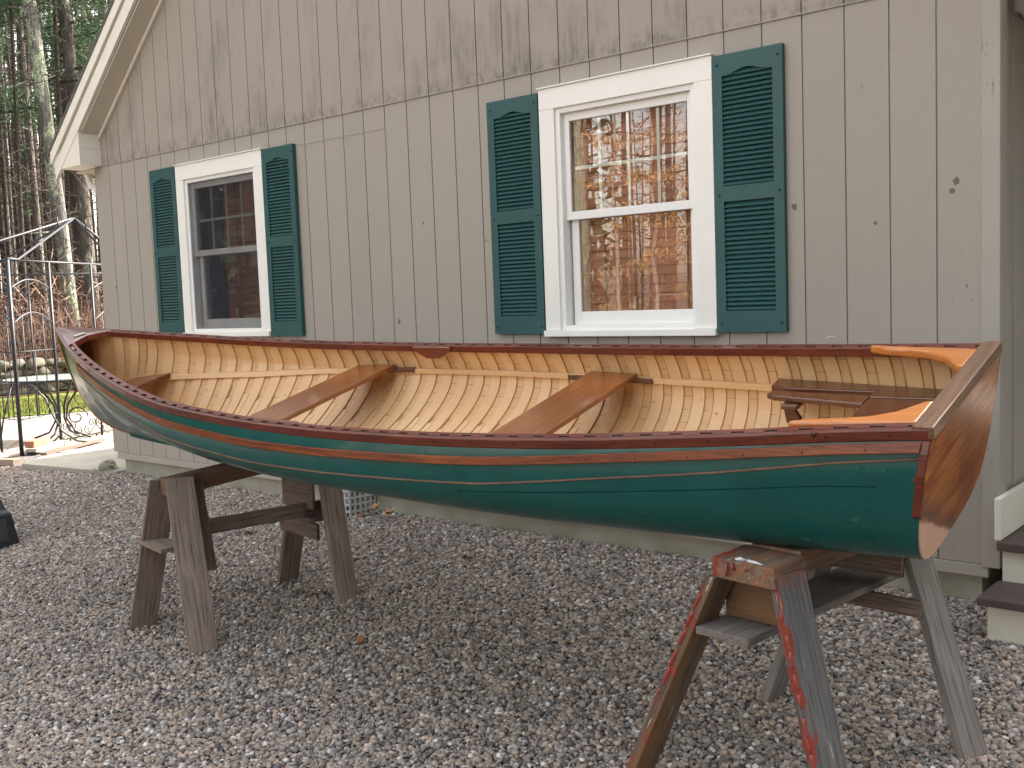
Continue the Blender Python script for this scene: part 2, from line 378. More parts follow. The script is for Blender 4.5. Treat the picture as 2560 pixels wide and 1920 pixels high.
M_TCAP = wood("worn_transom_cap", (.13, .062, .028), (.22, .105, .045), .5, .25, ax=1, dark=(.05, .03, .02)).m
M_SEAM = plain("canvas_seam_green", (.0015, .042, .037), .9, .1, 5, 0, spec=.1)
M_BRASS = plain("tarnished_brass", (.35, .25, .12), .45, .2, 20, metal=.9)
M_PLATE = plain("pale_name_plate", (.55, .50, .38), .35, .1, 10, metal=.4)
M_SCREWB = plain("dark_bronze_screw", (.06, .035, .02), .4, metal=.7)
M_ORANGE = wood("bare_stem_band", (.42, .19, .05), (.50, .25, .08), .4, .4).m
# horses
def weathered(name, c1, c2, dark, splash=None, amber=None, blue=None):
    n = NT(name, .85, spec=.2)
    a = n.noise(n.mp((1.1, 9, 9)), 3.2, 6, .65, .8); b = n.noise(n.mp((1.8, 60, 60)), 2.2, 4, .65)
    c = n.mix(n.ramp(a, [(.3, 0.), (.7, 1.)]), c1, c2)
    c = n.mix(n.ramp(b, [(.33, .8), (.5, 0.)]), c, dark)
    ck = n.ramp(n.noise(n.mp((3.2, 70, 70)), 1.5, 2, .5), [(.66, 0.), (.69, 1.)])
    c = n.mix(n.math('MULTIPLY', ck, .7), c, (.05, .035, .03))
    if amber: c = n.mix(n.math('MULTIPLY', n.ramp(n.noise(n.mp((1.2, 12, 12)), 1.7, 3), [(.48, 0.), (.62, 1.)]), .8), c, amber)
    if splash:
        x, y, z = n.sep(); yy = n.math('ADD', y, n.math('MULTIPLY', n.math('SUBTRACT', n.noise(sc=11, det=4), .5), .09))
        k = n.ramp(n.math('ADD', yy, .5), [(splash[1], 1.), (splash[1] + .008, 0.)])
        k = n.math('MULTIPLY', k, n.ramp(n.noise(n.mp((5, 9, 9), loc=(splash[2], 0, 0)), 1.8, 3), [(.46, 0.), (.5, 1.)]))
        top = n.math('MULTIPLY', n.ramp(n.math('ADD', x, n.math('MULTIPLY', n.noise(sc=22, det=4), .2)), [(splash[3], 1.), (splash[3] + .05, 0.)]), n.ramp(n.noise(sc=24, det=5, ro=.7), [(.46, 0.), (.56, .8)]))
        k = n.math('MAXIMUM', k, top)
        c = n.mix(k, c, (.25, .055, .035))
        wh = n.ramp(n.noise(n.mp((3, 30, 30)), 2.3, 3), [(.68, 0.), (.70, .8)])
        c = n.mix(wh, c, (.48, .45, .38))
    n.col(c); n.bump(n.math('ADD', b, n.math('MULTIPLY', ck, -1)), .5, .003)
    return n.m
M_W1 = weathered("weathered_grey_wood", (.20, .155, .125), (.33, .27, .225), (.085, .06, .048))
M_W1B = weathered("weathered_brown_wood", (.15, .11, .092), (.235, .178, .15), (.065, .045, .037))
M_W1C = weathered("stained_beam_wood", (.10, .065, .05), (.24, .155, .115), (.035, .026, .024), amber=(.18, .085, .045))
M_W2 = weathered("slate_grey_wood", (.108, .106, .108), (.168, .162, .158), (.06, .056, .056), splash=(0, .455, 0, .12))
M_W2B = weathered("grey_leg_wood", (.19, .17, .16), (.27, .245, .225), (.09, .075, .065))
M_W2C = weathered("amber_brown_wood", (.10, .075, .060), (.165, .125, .098), (.05, .033, .027), amber=(.20, .11, .05), splash=(0, .448, 3, .02))
M_W2D = weathered("paint_splashed_top", (.16, .085, .055), (.27, .20, .15), (.06, .04, .035), splash=(0, .405, 1, -1), amber=(.26, .11, .05))
M_W2E = weathered("grey_shelf_wood", (.15, .135, .125), (.23, .20, .18), (.08, .068, .06))
M_RED = NT("red_paint_drip", .35, spec=.5, coat=.2).col((.27, .048, .030)).m
M_WPAINT = plain("white_caulk", (.65, .66, .68), .5)
# misc
M_IRON = plain("black_wrought_iron", (.016, .018, .026), .5, .2, 20, .1)
M_CRATE = plain("white_plastic_crate", (.48, .50, .50), .5, .05, 4, .05)
M_LEAF1 = plain("brown_leaf", (.30, .12, .05), .7, .3, 20); M_LEAF2 = plain("tan_leaf", (.42, .24, .11), .7, .3, 20)
M_BRICK = plain("red_brick", (.42, .17, .11), .85, .2, 12, .4, 120)
M_BOARD = plain("grey_board", (.36, .30, .24), .85, .15, 5, .3)
M_ROCK = concrete("mossy_rock", (.27, .25, .19))
M_BIN = plain("dark_green_bin_plastic", (.006, .011, .011), .4, .4, 8, .2)
M_STEP = plain("brown_step_tread", (.085, .062, .056), .6, .2, 8, .2)
M_STEPW = chipped("white_riser_paint", (.70, .665, .56), (.30, .22, .13), .70)
M_TGLASS = plain("frosted_table_glass", (.42, .50, .48), .12, .05)

print("materials done")

# ------------------------------------------------------------------ ground
def gz(x, y):
    return .17 + .085 * max(-8., min(0., y))
def sheet(name, x0, x1, y0, y1, nx, ny, zf, mat, parent=None):
    m = MB(); vs = []
    for j in range(ny + 1):
        for i in range(nx + 1):
            x = x0 + (x1 - x0) * i / nx; y = y0 + (y1 - y0) * j / ny; vs.append((x, y, zf(x, y)))
    m.add(vs, [(j * (nx + 1) + i, j * (nx + 1) + i + 1, (j + 1) * (nx + 1) + i + 1, (j + 1) * (nx + 1) + i) for j in range(ny) for i in range(nx)], True)
    return m.build(name, mat, parent, fix=False)
def gravel_base():
    n = NT("gravel_base", .95, spec=.1)
    c = n.voro(sc=75, out="Color"); h = n.sep(c)[0]
    k = n.ramp(h, [(0, (.10, .095, .10)), (.3, (.20, .18, .17)), (.6, (.30, .27, .25)), (1, (.42, .39, .36))])
    d = n.voro(sc=75)
    k = n.mix(n.ramp(d, [(.3, 0.), (.7, .7)]), k, (.08, .07, .065))
    n.col(k); n.bump(n.math('MULTIPLY', d, -1), .9, .012); return n.m
M_GBASE = gravel_base()
ys = [-60, -20, -8, -6, -5, -4.4, -4, -3.5, -3, -2.5, -2, -1.5, -1, -.5, 0, .5, 3, 10, 40, 150]
xs_ = [-150, -60, -20, -8, -5, -4, -3, -2, -1, 0, 1, 2, 3, 4, 5, 6, 8, 20, 60]
m = MB(); m.add([(x, y, gz(x, y) - .006) for y in ys for x in xs_], [(j * len(xs_) + i, j * len(xs_) + i + 1, (j + 1) * len(xs_) + i + 1, (j + 1) * len(xs_) + i) for j in range(len(ys) - 1) for i in range(len(xs_) - 1)], True)
kind(m.build("ground", M_GBASE, fix=False), "structure")

def pebble_mat():
    n = NT("pebble", .8, spec=.3)
    r = n.attr("rnd", 'INSTANCER'); r2 = n.attr("rnd2", 'INSTANCER')
    c = n.ramp(r, [(0, (.085, .08, .08)), (.14, (.155, .142, .135)), (.32, (.255, .22, .19)), (.48, (.335, .288, .248)), (.62, (.38, .295, .22)), (.74, (.25, .222, .198)), (.86, (.42, .39, .365)), (.92, (.48, .34, .25)), (.965, (.56, .53, .50)), (1, (.66, .64, .61))])
    a = n.noise(sc=140, det=5)
    c = n.mix(n.ramp(a, [(.3, .45), (.65, 0.)]), c, n.mix(.35, c, (.08, .07, .065)))
    hs = n.n.new("ShaderNodeHueSaturation"); n.L(c, hs.inputs["Color"]); n.L(n.math('ADD', .87, n.math('MULTIPLY', r2, .42)), hs.inputs["Value"])
    n.col(hs.outputs[0]); n.bump(a, .35, .002); return n.m
M_PEB = pebble_mat()
# gravel: one "stuff" object, pebbles scattered by geometry nodes over the visible ground
def in_view(x, y, z=0.1, mg=.18):
    d = V((x, y, z)) - V((6.207, -4.688, 1.585)); w_ = d.dot(FW)
    if w_ < .3: return False
    u = d.dot(RT) / w_; v_ = d.dot(UP) / w_
    return abs(u) < .4923 + mg and abs(v_) < .3692 + mg
def make_gravel():
    m = MB(); st = .1; cells = {}
    slab = lambda x, y: x < -2.30 and y > (-.02 - .21 * (x + 2.3) / -1.3 - .05)
    for i in range(-60, 80):
        for j in range(-46, 1):
            x, y = i * st, j * st
            if slab(x + .05, y + .05): continue
            if any(in_view(x + a * st, y + b * st, gz(x, y)) for a in (0, 1) for b in (0, 1)):
                m.add([(x, y, gz(x, y)), (x + st, y, gz(x, y)), (x + st, y + st, gz(x, y + st)), (x, y + st, gz(x, y + st))], [(0, 1, 2, 3)])
    o = m.build("gravel", M_PEB, fix=False); kind(o, "stuff", "loose grey and tan pea gravel covering the yard")
    ng = D.node_groups.new("gravel_scatter", 'GeometryNodeTree')
    ng.interface.new_socket("Geometry", in_out='INPUT', socket_type='NodeSocketGeometry'); ng.interface.new_socket("Geometry", in_out='OUTPUT', socket_type='NodeSocketGeometry')
    N = ng.nodes; Lk = ng.links
    gi = N.new("NodeGroupInput"); go = N.new("NodeGroupOutput")
    def rnd(typ, a, b, seed):
        q = N.new("FunctionNodeRandomValue"); q.data_type = typ
        if typ == 'FLOAT': q.inputs[2].default_value = a; q.inputs[3].default_value = b; q.inputs["Seed"].default_value = seed; return q.outputs[1]
        if typ == 'FLOAT_VECTOR': q.inputs[0].default_value = a; q.inputs[1].default_value = b; q.inputs["Seed"].default_value = seed; return q.outputs[0]
        if typ == 'INT': q.inputs[4].default_value = a; q.inputs[5].default_value = b; q.inputs["Seed"].default_value = seed; return q.outputs[2]
    jn = N.new("GeometryNodeJoinGeometry")
    shapes = [(1, .85, .62), (1, .72, .55), (.9, .9, .75), (1.15, .7, .5), (1, .95, .5), (.8, .75, .7), (1.05, .8, .8)]
    for k, scl in enumerate(shapes):
        ic = N.new("GeometryNodeMeshIcoSphere"); ic.inputs["Radius"].default_value = .0097; ic.inputs["Subdivisions"].default_value = 2
        sp = N.new("GeometryNodeSetPosition"); nz = N.new("ShaderNodeTexNoise"); nz.noise_dimensions = '4D'; nz.inputs["Scale"].default_value = 95; nz.inputs["W"].default_value = k * 3.7; nz.inputs["Detail"].default_value = 1
        vm = N.new("ShaderNodeVectorMath"); vm.operation = 'SUBTRACT'; vm.inputs[1].default_value = (.5, .5, .5)
        vs_ = N.new("ShaderNodeVectorMath"); vs_.operation = 'SCALE'; vs_.inputs["Scale"].default_value = .0105
        Lk.new(nz.outputs["Color"], vm.inputs[0]); Lk.new(vm.outputs[0], vs_.inputs[0]); Lk.new(ic.outputs[0], sp.inputs[0]); Lk.new(vs_.outputs[0], sp.inputs["Offset"])
        tr = N.new("GeometryNodeTransform"); tr.inputs["Scale"].default_value = scl; Lk.new(sp.outputs[0], tr.inputs[0])
        ss = N.new("GeometryNodeSetShadeSmooth"); Lk.new(tr.outputs[0], ss.inputs[0])
        sm = N.new("GeometryNodeSetMaterial"); sm.inputs["Material"].default_value = M_PEB; Lk.new(ss.outputs[0], sm.inputs[0])
        g2 = N.new("GeometryNodeGeometryToInstance"); Lk.new(sm.outputs[0], g2.inputs[0]); Lk.new(g2.outputs[0], jn.inputs[0])
    dp = N.new("GeometryNodeDistributePointsOnFaces"); dp.inputs["Density"].default_value = 8800; Lk.new(gi.outputs[0], dp.inputs[0])
    ip = N.new("GeometryNodeInstanceOnPoints"); Lk.new(dp.outputs["Points"], ip.inputs["Points"]); Lk.new(jn.outputs[0], ip.inputs["Instance"])
    ip.inputs["Pick Instance"].default_value = True; Lk.new(rnd('INT', 0, len(shapes) - 1, 5), ip.inputs["Instance Index"])
    Lk.new(rnd('FLOAT_VECTOR', (-.5, -.5, 0), (.5, .5, 6.283), 11), ip.inputs["Rotation"])
    pw = N.new("ShaderNodeMath"); pw.operation = 'POWER'; pw.inputs[1].default_value = 1.8; Lk.new(rnd('FLOAT', 0, 1, 21), pw.inputs[0])
    ma = N.new("ShaderNodeMath"); ma.operation = 'MULTIPLY_ADD'; ma.inputs[1].default_value = .95; ma.inputs[2].default_value = .55; Lk.new(pw.outputs[0], ma.inputs[0]); Lk.new(ma.outputs[0], ip.inputs["Scale"])
    last = ip.outputs[0]
    ti = N.new("GeometryNodeTranslateInstances"); cz = N.new("ShaderNodeCombineXYZ"); Lk.new(rnd('FLOAT', -.004, .006, 31), cz.inputs[2]); Lk.new(last, ti.inputs[0]); Lk.new(cz.outputs[0], ti.inputs["Translation"]); last = ti.outputs[0]
    for nm, sd_ in (("rnd", 41), ("rnd2", 43)):
        sa = N.new("GeometryNodeStoreNamedAttribute"); sa.data_type = 'FLOAT'; sa.domain = 'INSTANCE'; sa.inputs["Name"].default_value = nm
        Lk.new(last, sa.inputs[0]); Lk.new(rnd('FLOAT', 0, 1, sd_), sa.inputs["Value"]); last = sa.outputs[0]
    Lk.new(last, go.inputs[0])
    md = o.modifiers.new("scatter", 'NODES'); md.node_group = ng
make_gravel()

# ------------------------------------------------------------------ house
G = .2032
XL, XR = -2.463, 4.905
ZB, ZS, ZS2 = .352, 2.847, 2.70
SL = .84; XRID = (XL + XR) / 2
def roofz(x): return 2.87 + SL * (min(x, 2 * XRID - x) - XL)   # underside of the rake at the wall plane
def rl(x): return roofz(x) + .12
house = thing("house", "greige vertical-board gable house with green shutters and white windows behind the boat", "house", (XRID, 0, 0))
WINS = [(-1.185, -.06, 1.37, 2.725), (2.505, 3.602, 1.355, 2.745)]
HOLES = [(a + .10, b - .10, c + .045, d - .125) for a, b, c, d in WINS]
def build_wall():
    m = MB(); gw = .0037; dep = .009
    edges = [XL]; k = -12
    while k * G < XR:
        g = k * G
        if g - gw > XL + .03 and g + gw < XR - .06: edges += [g - gw, g + gw]
        k += 1
    edges.append(XR)
    for a, b, _, _ in HOLES: edges += [a, b]
    edges = sorted(edges)
    def isg(x): 
        kk = round(x / G); return abs(x - kk * G) < gw * .99
    for a, b in zip(edges[:-1], edges[1:]):
        if b - a < 1e-6: continue
        xm = (a + b) / 2; y = dep if isg(xm) and (xm < XR - .06) else 0
        cuts = [(ZB, ZS - .004)]
        for h in HOLES:
            if h[0] < xm < h[1]: cuts = [(ZB, h[2]), (h[3], ZS - .004)]
        off = .0
        for z0, z1 in cuts:
            m.add([(a, y, z0), (b, y, z0), (b, y, z1), (a, y, z1)], [(0, 1, 2, 3)])
        # upper sheet
        y2 = y - .004
        m.add([(a, y2, ZS + .004), (b, y2, ZS + .004), (b, y2, rl(b)), (a, y2, rl(a))], [(0, 1, 2, 3)])
    for k in range(-12, 25):
        g = k * G
        if not (g - gw > XL + .03 and g + gw < XR - .06): continue
        for sx_ in (-gw, gw):
            zz = [(ZB, ZS - .004, 0)]
            for h in HOLES:
                if h[0] < g < h[1]: zz = [(ZB, h[2], 0), (h[3], ZS - .004, 0)]
            zz.append((ZS + .004, rl(g), -.004))
            for z0, z1, yo in zz:
                m.add([(g + sx_, yo, z0), (g + sx_, dep + yo, z0), (g + sx_, dep + yo, z1), (g + sx_, yo, z1)], [(0, 1, 2, 3)])
    return m.build("siding", M_SIDE, house, fix=False)
build_wall()
m = MB()       # backing behind grooves gives the sheet its thickness, with window openings left free
xs2 = sorted([XL + .002, XR - .002] + [v for h in HOLES for v in h[:2]])
for a, b in zip(xs2[:-1], xs2[1:]):
    xm = (a + b) / 2; cuts = [(ZB + .002, 2.9)]
    for h in HOLES:
        if h[0] < xm < h[1]: cuts = [(ZB + .002, h[2]), (h[3], 2.9)]
    for z0, z1 in cuts: m.box((a, .0135, z0), (b, .10, z1))
m.prism([(XL + .002, .0135, 2.901), (XR - .002, .0135, 2.901), (XR - .002, .0135, rl(XR) + .0), (XRID, .0135, rl(XRID)), (XL + .002, .0135, rl(XL))], (0, .09, 0))
m.build("wall_core", M_GROOVE, house)
m = MB(); m.box((XL - .002, -.0075, ZS - .0035), (XR - .045, .004, ZS + .0035)); m.box((.322, -.003, ZS2 - .002), (1.222, .001, ZS2 + .002)); m.box((1.2225, -.0015, ZB + .02), (1.2255, .0015, ZS2)); m.build("seam_flashing", M_SIDE, house)
# corner boards
bx("corner_board", (XR - .045, -.014, ZB - .01), (XR + .03, -.0005, 3.9), M_CORNER, house, .003)
bx("corner_board", (XR + .0015, .0, ZB - .01), (XR + .030, .085, 3.9), M_CORNER, house, .003)
bx("corner_board", (XL - .014, -.002, ZB), (XL - .001, .09, 2.83), M_TRIMG, house, .002)
m = MB(); m.box((XL + .045, -.004, ZB - .058), (XR - .02, .03, ZB - .003)); m.build("water_table", M_TRIMG, house, bevel=.003)
m = MB(); m.box((XL + .11, .032, -.2), (XR - .055, .3, ZB - .06)); m.box((XL + .11, .3, -.2), (XL + .4, 8, ZB - .06)); m.box((XR - .4, .3, -.2), (XR - .055, 8, ZB - .06)); m.build("foundation", M_FOUND, house)
# side and back walls, unseen wing added at right, tall to shade the yard
m = MB(); m.box((XL, .101, ZB), (XL + .12, 8, 2.9)); m.build("side_wall", M_SIDE, house)
m = MB(); m.box((XR - .12, .101, ZB), (XR, 4.6, 3.0))
for k in range(1, 12): m.box((XR, .085 + k * .2, ZB), (XR + .006, .085 + k * .2 + .19, 2.72))
m.build("side_wall", M_TRIMG, house)
m = MB(); m.box((XL, 8, ZB), (XR, 8.1, 2.9)); m.build("back_wall", M_SIDE, house)
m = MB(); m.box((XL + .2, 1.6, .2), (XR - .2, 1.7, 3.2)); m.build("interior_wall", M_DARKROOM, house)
m = MB(); m.box((XR + .001, 4.6, ZB), (16, 4.7, 5.6)); m.box((15.9, 4.7, ZB), (16, 10.5, 5.6)); m.build("shade_wing_wall", M_TRIMG, house)
m = MB(); m.prism([(4.8, 4.1, 5.5), (4.8, 7.7, 9.2), (4.8, 11.3, 5.5)], (12.6, 0, 0)); m.build("shade_wing_roof", M_ROOF, house)
# roof planes
for sgn in (1, -1):
    def rp(x, z): return (x if sgn == 1 else 2 * XRID - x, z)
    e0 = -2.845; z0 = 2.974
    pts = [rp(e0, z0), rp(XRID, z0 + SL * (XRID - e0)), rp(XRID, z0 + SL * (XRID - e0) + .035), rp(e0 - .01, z0 + .03)]
    m = MB(); m.prism([(x, -.225, z) for x, z in pts], (0, 8.5, 0)); m.build("roof_slope", M_ROOF, house)
    # rake boards on the gable face: lower wide fascia and upper strip
    def band(d0, d1, y0, y1, name, mat, xa=e0 + .03):
        q = [rp(xa, z0 - d0 + SL * .03), rp(XRID, z0 - d0 + SL * (XRID - e0)), rp(XRID, z0 - d1 + SL * (XRID - e0)), rp(xa, z0 - d1 + SL * .03)]
        m = MB(); m.prism([(x, y0, z) for x, z in q], (0, y1 - y0, 0)); return m.build(name, mat, house, bevel=.002)
    band(.002, .105, -.22, -.185, "rake_trim", M_CREAM)
    band(.107, .245, -.205, -.175, "rake_fascia", M_CREAM, e0 + .07)
    q = [rp(XL + .13, roofz(XL + .13) + .132), rp(XRID, roofz(XRID) + .132), rp(XRID, roofz(XRID) + .147), rp(XL + .13, roofz(XL + .13) + .147)]
    m = MB(); m.prism([(x, -.176, z) for x, z in q], (0, .176, 0)); m.build("soffit", M_SOFFIT, house)
    q = [rp(XL + .13, roofz(XL + .13) + .085), rp(XRID, roofz(XRID) + .085), rp(XRID, roofz(XRID) + .128), rp(XL + .13, roofz(XL + .13) + .128)]
    m = MB(); m.prism([(x, -.026, z) for x, z in q], (0, .02, 0)); m.build("frieze_strip", M_CREAM, house)
# boxed eave return on the left
m = MB(); m.prism([(-2.815, -.20, 2.95), (-2.765, -.20, 2.79), (-2.72, -.20, 2.845), (XL + .125, -.20, 2.845), (XL + .125, -.20, 3.16), (-2.42, -.20, 3.12), (-2.60, -.20, 2.99)], (0, .012, 0)); m.build("eave_return", M_CREAM, house)
bx("eave_return", (-2.725, -.187, 2.847), (XL + .124, -.003, 2.99), M_CREAM, house, .003)
bx("eave_return", (XL + .02, -.186, 2.991), (XL + .124, -.005, 3.12), M_CREAM, house, .002)
m = MB(); m.box((-2.80, .0, 2.83), (-2.47, 8, 2.845)); m.build("eave_soffit", M_SOFFIT, house)
g = MB(); g.prism([(-2.96, .02, 2.97), (-2.94, .02, 2.88), (-2.86, .02, 2.88), (-2.86, .02, 2.97)], (0, 8, 0)); gt = g.build("gutter", M_CREAM, house)
g = MB(); g.tube([(-2.80, .12, 2.84), (-2.80, .12, 2.77), (-2.76, .12, 2.72), (-2.62, .12, 2.66), (-2.56, .13, 2.62), (-2.53, .14, 2.52), (-2.53, .14, .3)], .032, 10); g.build("downspout", M_WHITE, house)

def window(x0, x1, z0, z1, screen, label):
    w = MB(); cw = .105; y0, y1 = -.028, -.0005
    # mitre-free casing: sides, head with drip edge, sill
    w.box((x0, y0, z0 + .035), (x0 + cw, y1, z1 - .125)); w.box((x1 - cw, y0, z0 + .035), (x1, y1, z1 - .125)); w.box((x0, y0, z1 - .124), (x1, y1, z1 - .008))
    w.box((x0 - .004, y0 - .012, z1 - .008), (x1 + .004, .004, z1)); w.box((x0 - .002, y0 - .02, z0), (x1 + .002, y1, z0 + .034))
    o = w.build("window", M_CASING, house, bevel=.002); o["label"] = label
    a, b, c, d = x0 + cw, x1 - cw, z0 + .035, z1 - .125
    f = MB(); fw = .03
    f.box((a - .003, -.012, c), (a + fw, .085, d)); f.box((b - fw, -.012, c), (b + .003, .085, d)); f.box((a + fw, -.012, d - .028), (b - fw, .085, d + .004)); f.box((a + fw, -.012, c - .004), (b - fw, .085, c + .025))
    fr = f.build("frame", M_WHITE, o, bevel=.002)
    ia, ib, ic, id_ = a + fw, b - fw, c + .025, d - .028
    zm = ic + (id_ - ic) * .515
    def sash(nm, sa, sb, sc, sd_, y, rail_b, rail_t, st):
        s = MB(); t = .028
        s.box((sa, y, sc), (sa + st, y + t, sd_)); s.box((sb - st, y, sc), (sb, y + t, sd_)); s.box((sa + st, y, sc), (sb - st, y + t, sc + rail_b)); s.box((sa + st, y, sd_ - rail_t), (sb - st, y + t, sd_))
        so_ = s.build(nm, M_WHITE, o, bevel=.003)
        p = MB(); p.box((sa + st + .0005, y + .011, sc + rail_b + .0005), (sb - st - .0005, y + .017, sd_ - rail_t - .0005)); p.build("pane", M_GLASS1 if screen else M_GLASS, so_)
        return so_, (sa + st, sb - st, sc + rail_b, sd_ - rail_t)
    up, gl = sash("upper_sash", ia, ib, zm - .018, id_, .020, .045, .045, .038)
    lo, gl2 = sash("lower_sash", ia + .012, ib - .0, ic, zm + .022, .052, .075, .03, .048)
    m = MB(); mw_ = .009; y = .0415
    gx0, gx1, gz0, gz1 = gl
    for k in (1, 2, 3):
        xx = gx0 + (gx1 - gx0) * k / 4; m.box((xx - mw_, y, gz0 + .004), (xx + mw_, y + .005, gz1 - .004))
    zz = (gz0 + gz1) / 2 - .01; m.box((gx0 + .02, y - .0012, zz - mw_), (gx1 - .004, y + .0062, zz + mw_))
    m.build("grille", M_GRID, up)
    # blind: tilted slats on cords
    b_ = MB(); nsl = int((id_ - ic) / .049)
    for k in range(nsl):
        z = ic + .02 + k * .049
        b_.add([(ia + .01, .128, z), (ib - .01, .128, z), (ib - .01, .140, z + .0485), (ia + .01, .140, z + .0485), (ia + .01, .131, z), (ib - .01, .131, z), (ib - .01, .143, z + .0485), (ia + .01, .143, z + .0485)], [(0, 1, 2, 3), (7, 6, 5, 4), (0, 4, 5, 1), (2, 6, 7, 3)])
    bo = b_.build("blind", M_BLIND, o)
    c_ = MB()
    for k in (.22, .5, .86): 
        xx = ia + (ib - ia) * k; c_.box((xx - .004, .1245, ic), (xx + .004, .1265, id_))
    c_.tube([(ia + (ib - ia) * .46, .118, zm), (ia + (ib - ia) * .465, .118, ic + .12)], .002, 5); c_.build("cord", M_CORD, bo)
    t = MB(); t.tube([(ia + (ib - ia) * .465, .11, ic + .15), (ia + (ib - ia) * .465, .11, ic + .02)], .009, 8); t.build("wand", M_CREAM, bo)
    if screen:
        s = MB(); s.box((ia + .001, -.004, ic + .001), (ib - .001, -.003, id_ - .001)); s.build("screen", M_SCREEN, o)
        cu = MB(); pts = []; 
        prf = [[(ia + .03 + .22 * t_ / 10, .105 + .012 * math.sin(t_ * 1.9), z) for t_ in range(11)] for z in (ic, zm, id_)]
        cu.sweep(None, prf, close=False, smooth=True); cu.build("curtain", M_CURTAIN, o)
    return o
window(*WINS[0], True, "smaller-looking farther window with grey insect screen and dark panes")
window(*WINS[1], False, "nearer window with clear reflective panes and brown blind")

def shutter(x0, x1, z0, z1, lab):
    y0, y1 = -.032, -.0045; st = .052; pl = .0; n = MB()
    zm0 = z0 + (z1 - z0) * .475; 
    n.box((x0, y0, z0), (x0 + st, y1, z1)); n.box((x1 - st, y0, z0), (x1, y1, z1))
    n.box((x0 + st, y0, z0), (x1 - st, y1, z0 + .105)); n.box((x0 + st, y0, zm0), (x1 - st, y1, zm0 + .075))
    # arched head rail
    a, b = x0 + st, x1 - st; N_ = 16; top = []
    for i in range(N_ + 1):
        t = i / N_; e = .5 - .5 * math.cos(2 * math.pi * min(1, max(0, (t - .08) / .84))); top.append((a + (b - a) * t, y0, z1 - .100 + .024 * e))
    for i in range(N_):
        p, q = top[i], top[i + 1]; n.prism([p, q, (q[0], y0, z1), (p[0], y0, z1)], (0, y1 - y0, 0))
    n.box((x0 + .004, -.0044, z0 + .004), (x1 - .004, -.001, z1 - .004))
    o = n.build("shutter", M_SHUT, house); 
    if lab: o["label"] = lab
    for za, zb in ((z0 + .108, zm0 - .003), (zm0 + .078, z1 - .072)):
        l = MB(); k = 0; pitch = .0230; z = za
        while z < zb - .012:
            xa, xb = a, b
            if z + pitch > z1 - .107: pass
            l.prism([(xa, -.030, z + .0045), (xa, -.0285, z + .0005), (xa, -.010, z + .0208), (xa, -.012, z + .0238)], (xb - xa, 0, 0))
            z += pitch
        l.build("louvre_panel", M_SHUT, o)
    for zz in (z0 + .045, zm0 + .035, z1 - .045):
        for xx in (x0 + .024, x1 - .024):
            sc = MB(); vs = []
            for j, (rr, yy) in enumerate(((.0085, 0), (.0075, -.004), (.004, -.0065))):
                for q in range(10): vs.append((xx + rr * math.cos(q * .6283), y0 + yy, zz + rr * math.sin(q * .6283)))
            sc.add(vs, [(j * 10 + q, j * 10 + (q + 1) % 10, (j + 1) * 10 + (q + 1) % 10, (j + 1) * 10 + q) for j in range(2) for q in range(10)] + [tuple(range(20, 30))], True)
            sc.build("screw_head", M_SCREW, o)
    return o
shutter(-1.556, -1.189, 1.385, 2.718, None); shutter(-.056, .305, 1.372, 2.712, None)
shutter(2.12, 2.499, 1.372, 2.722, None); shutter(3.607, 3.978, 1.372, 2.727, None)

# ------------------------------------------------------------------ porch steps at the right corner
st = thing("porch_steps", "white-risered porch steps with brown treads at the right house corner", "steps", (5.6, -.1, .15))
bx("riser", (4.985, -.37, .05), (6.4, -.345, .283), M_STEPW, st, .003)
bx("tread", (4.952, -.40, .285), (6.43, -.100, .318), M_STEP, st, .004)
bx("riser", (4.968, -.098, .26), (6.4, -.075, .447), M_STEPW, st, .003)
bx("tread", (4.952, -.128, .449), (6.43, 1.6, .487), M_STEP, st, .004)
bx("side_panel", (4.986, -.344, .05), (5.005, -.099, .283), M_STEPW, st)
bx("side_panel", (4.97, -.074, .05), (4.99, 1.6, .447), M_STEPW, st)
bx("skirt_board", (4.938, -.110, .489), (4.965, 1.6, .668), M_CREAM, st, .004)
pr = MB(); pr.box((4.93, .35, 2.72), (7.2, 4.6, 2.76)); pr.build("porch_ceiling", M_SOFFIT, house)
bx("porch_beam", (4.98, .2, 2.70), (7.2, .34, 2.9), M_CREAM, house)

# ------------------------------------------------------------------ the rowing boat
K = 1.0317
def pch(X, Y, x):
    n = len(X)
    if x <= X[0]: return Y[0]
    if x >= X[-1]: return Y[-1]
    i = 0
    while x > X[i + 1]: i += 1
    def sl(j): return (Y[j + 1] - Y[j]) / (X[j + 1] - X[j])
    def mm(j):
        if j == 0: return sl(0)
        if j == n - 1: return sl(n - 2)
        a, b = sl(j - 1), sl(j); return 0 if a * b <= 0 else 2 * a * b / (a + b)
    h = X[i + 1] - X[i]; t = (x - X[i]) / h
    return (2 * t ** 3 - 3 * t * t + 1) * Y[i] + (t ** 3 - 2 * t * t + t) * h * mm(i) + (-2 * t ** 3 + 3 * t * t) * Y[i + 1] + (t ** 3 - t * t) * h * mm(i + 1)
def lin(X, Y, x): return float(np.interp(x, X, Y))
_sx = [0, .224, .52, .857, 1.063, 1.373, 1.728, 2.137, 2.369, 2.597, 2.85, 3.078, 3.277, 3.448, 3.703, 3.922, 4.133, 4.409, 4.672, 4.814]
_sb = [.356, .379, .418, .457, .478, .502, .520, .527, .524, .516, .500, .481, .459, .431, .38, .328, .269, .18, .073, .007]
_sz = [0.001, -.007, -.021, -.034, -.041, -.047, -.050, -.049, -.045, -.04, -.03, -.02, -.007, .009, .038, .068, .099, .146, .197, .224]
SXT = [0, .25, .6, 1, 1.5, 2, 2.5, 3, 3.4, 3.75, 4.1, 4.32, 4.48, 4.6, 4.68, 4.73, 4.77, 4.795, 4.813]
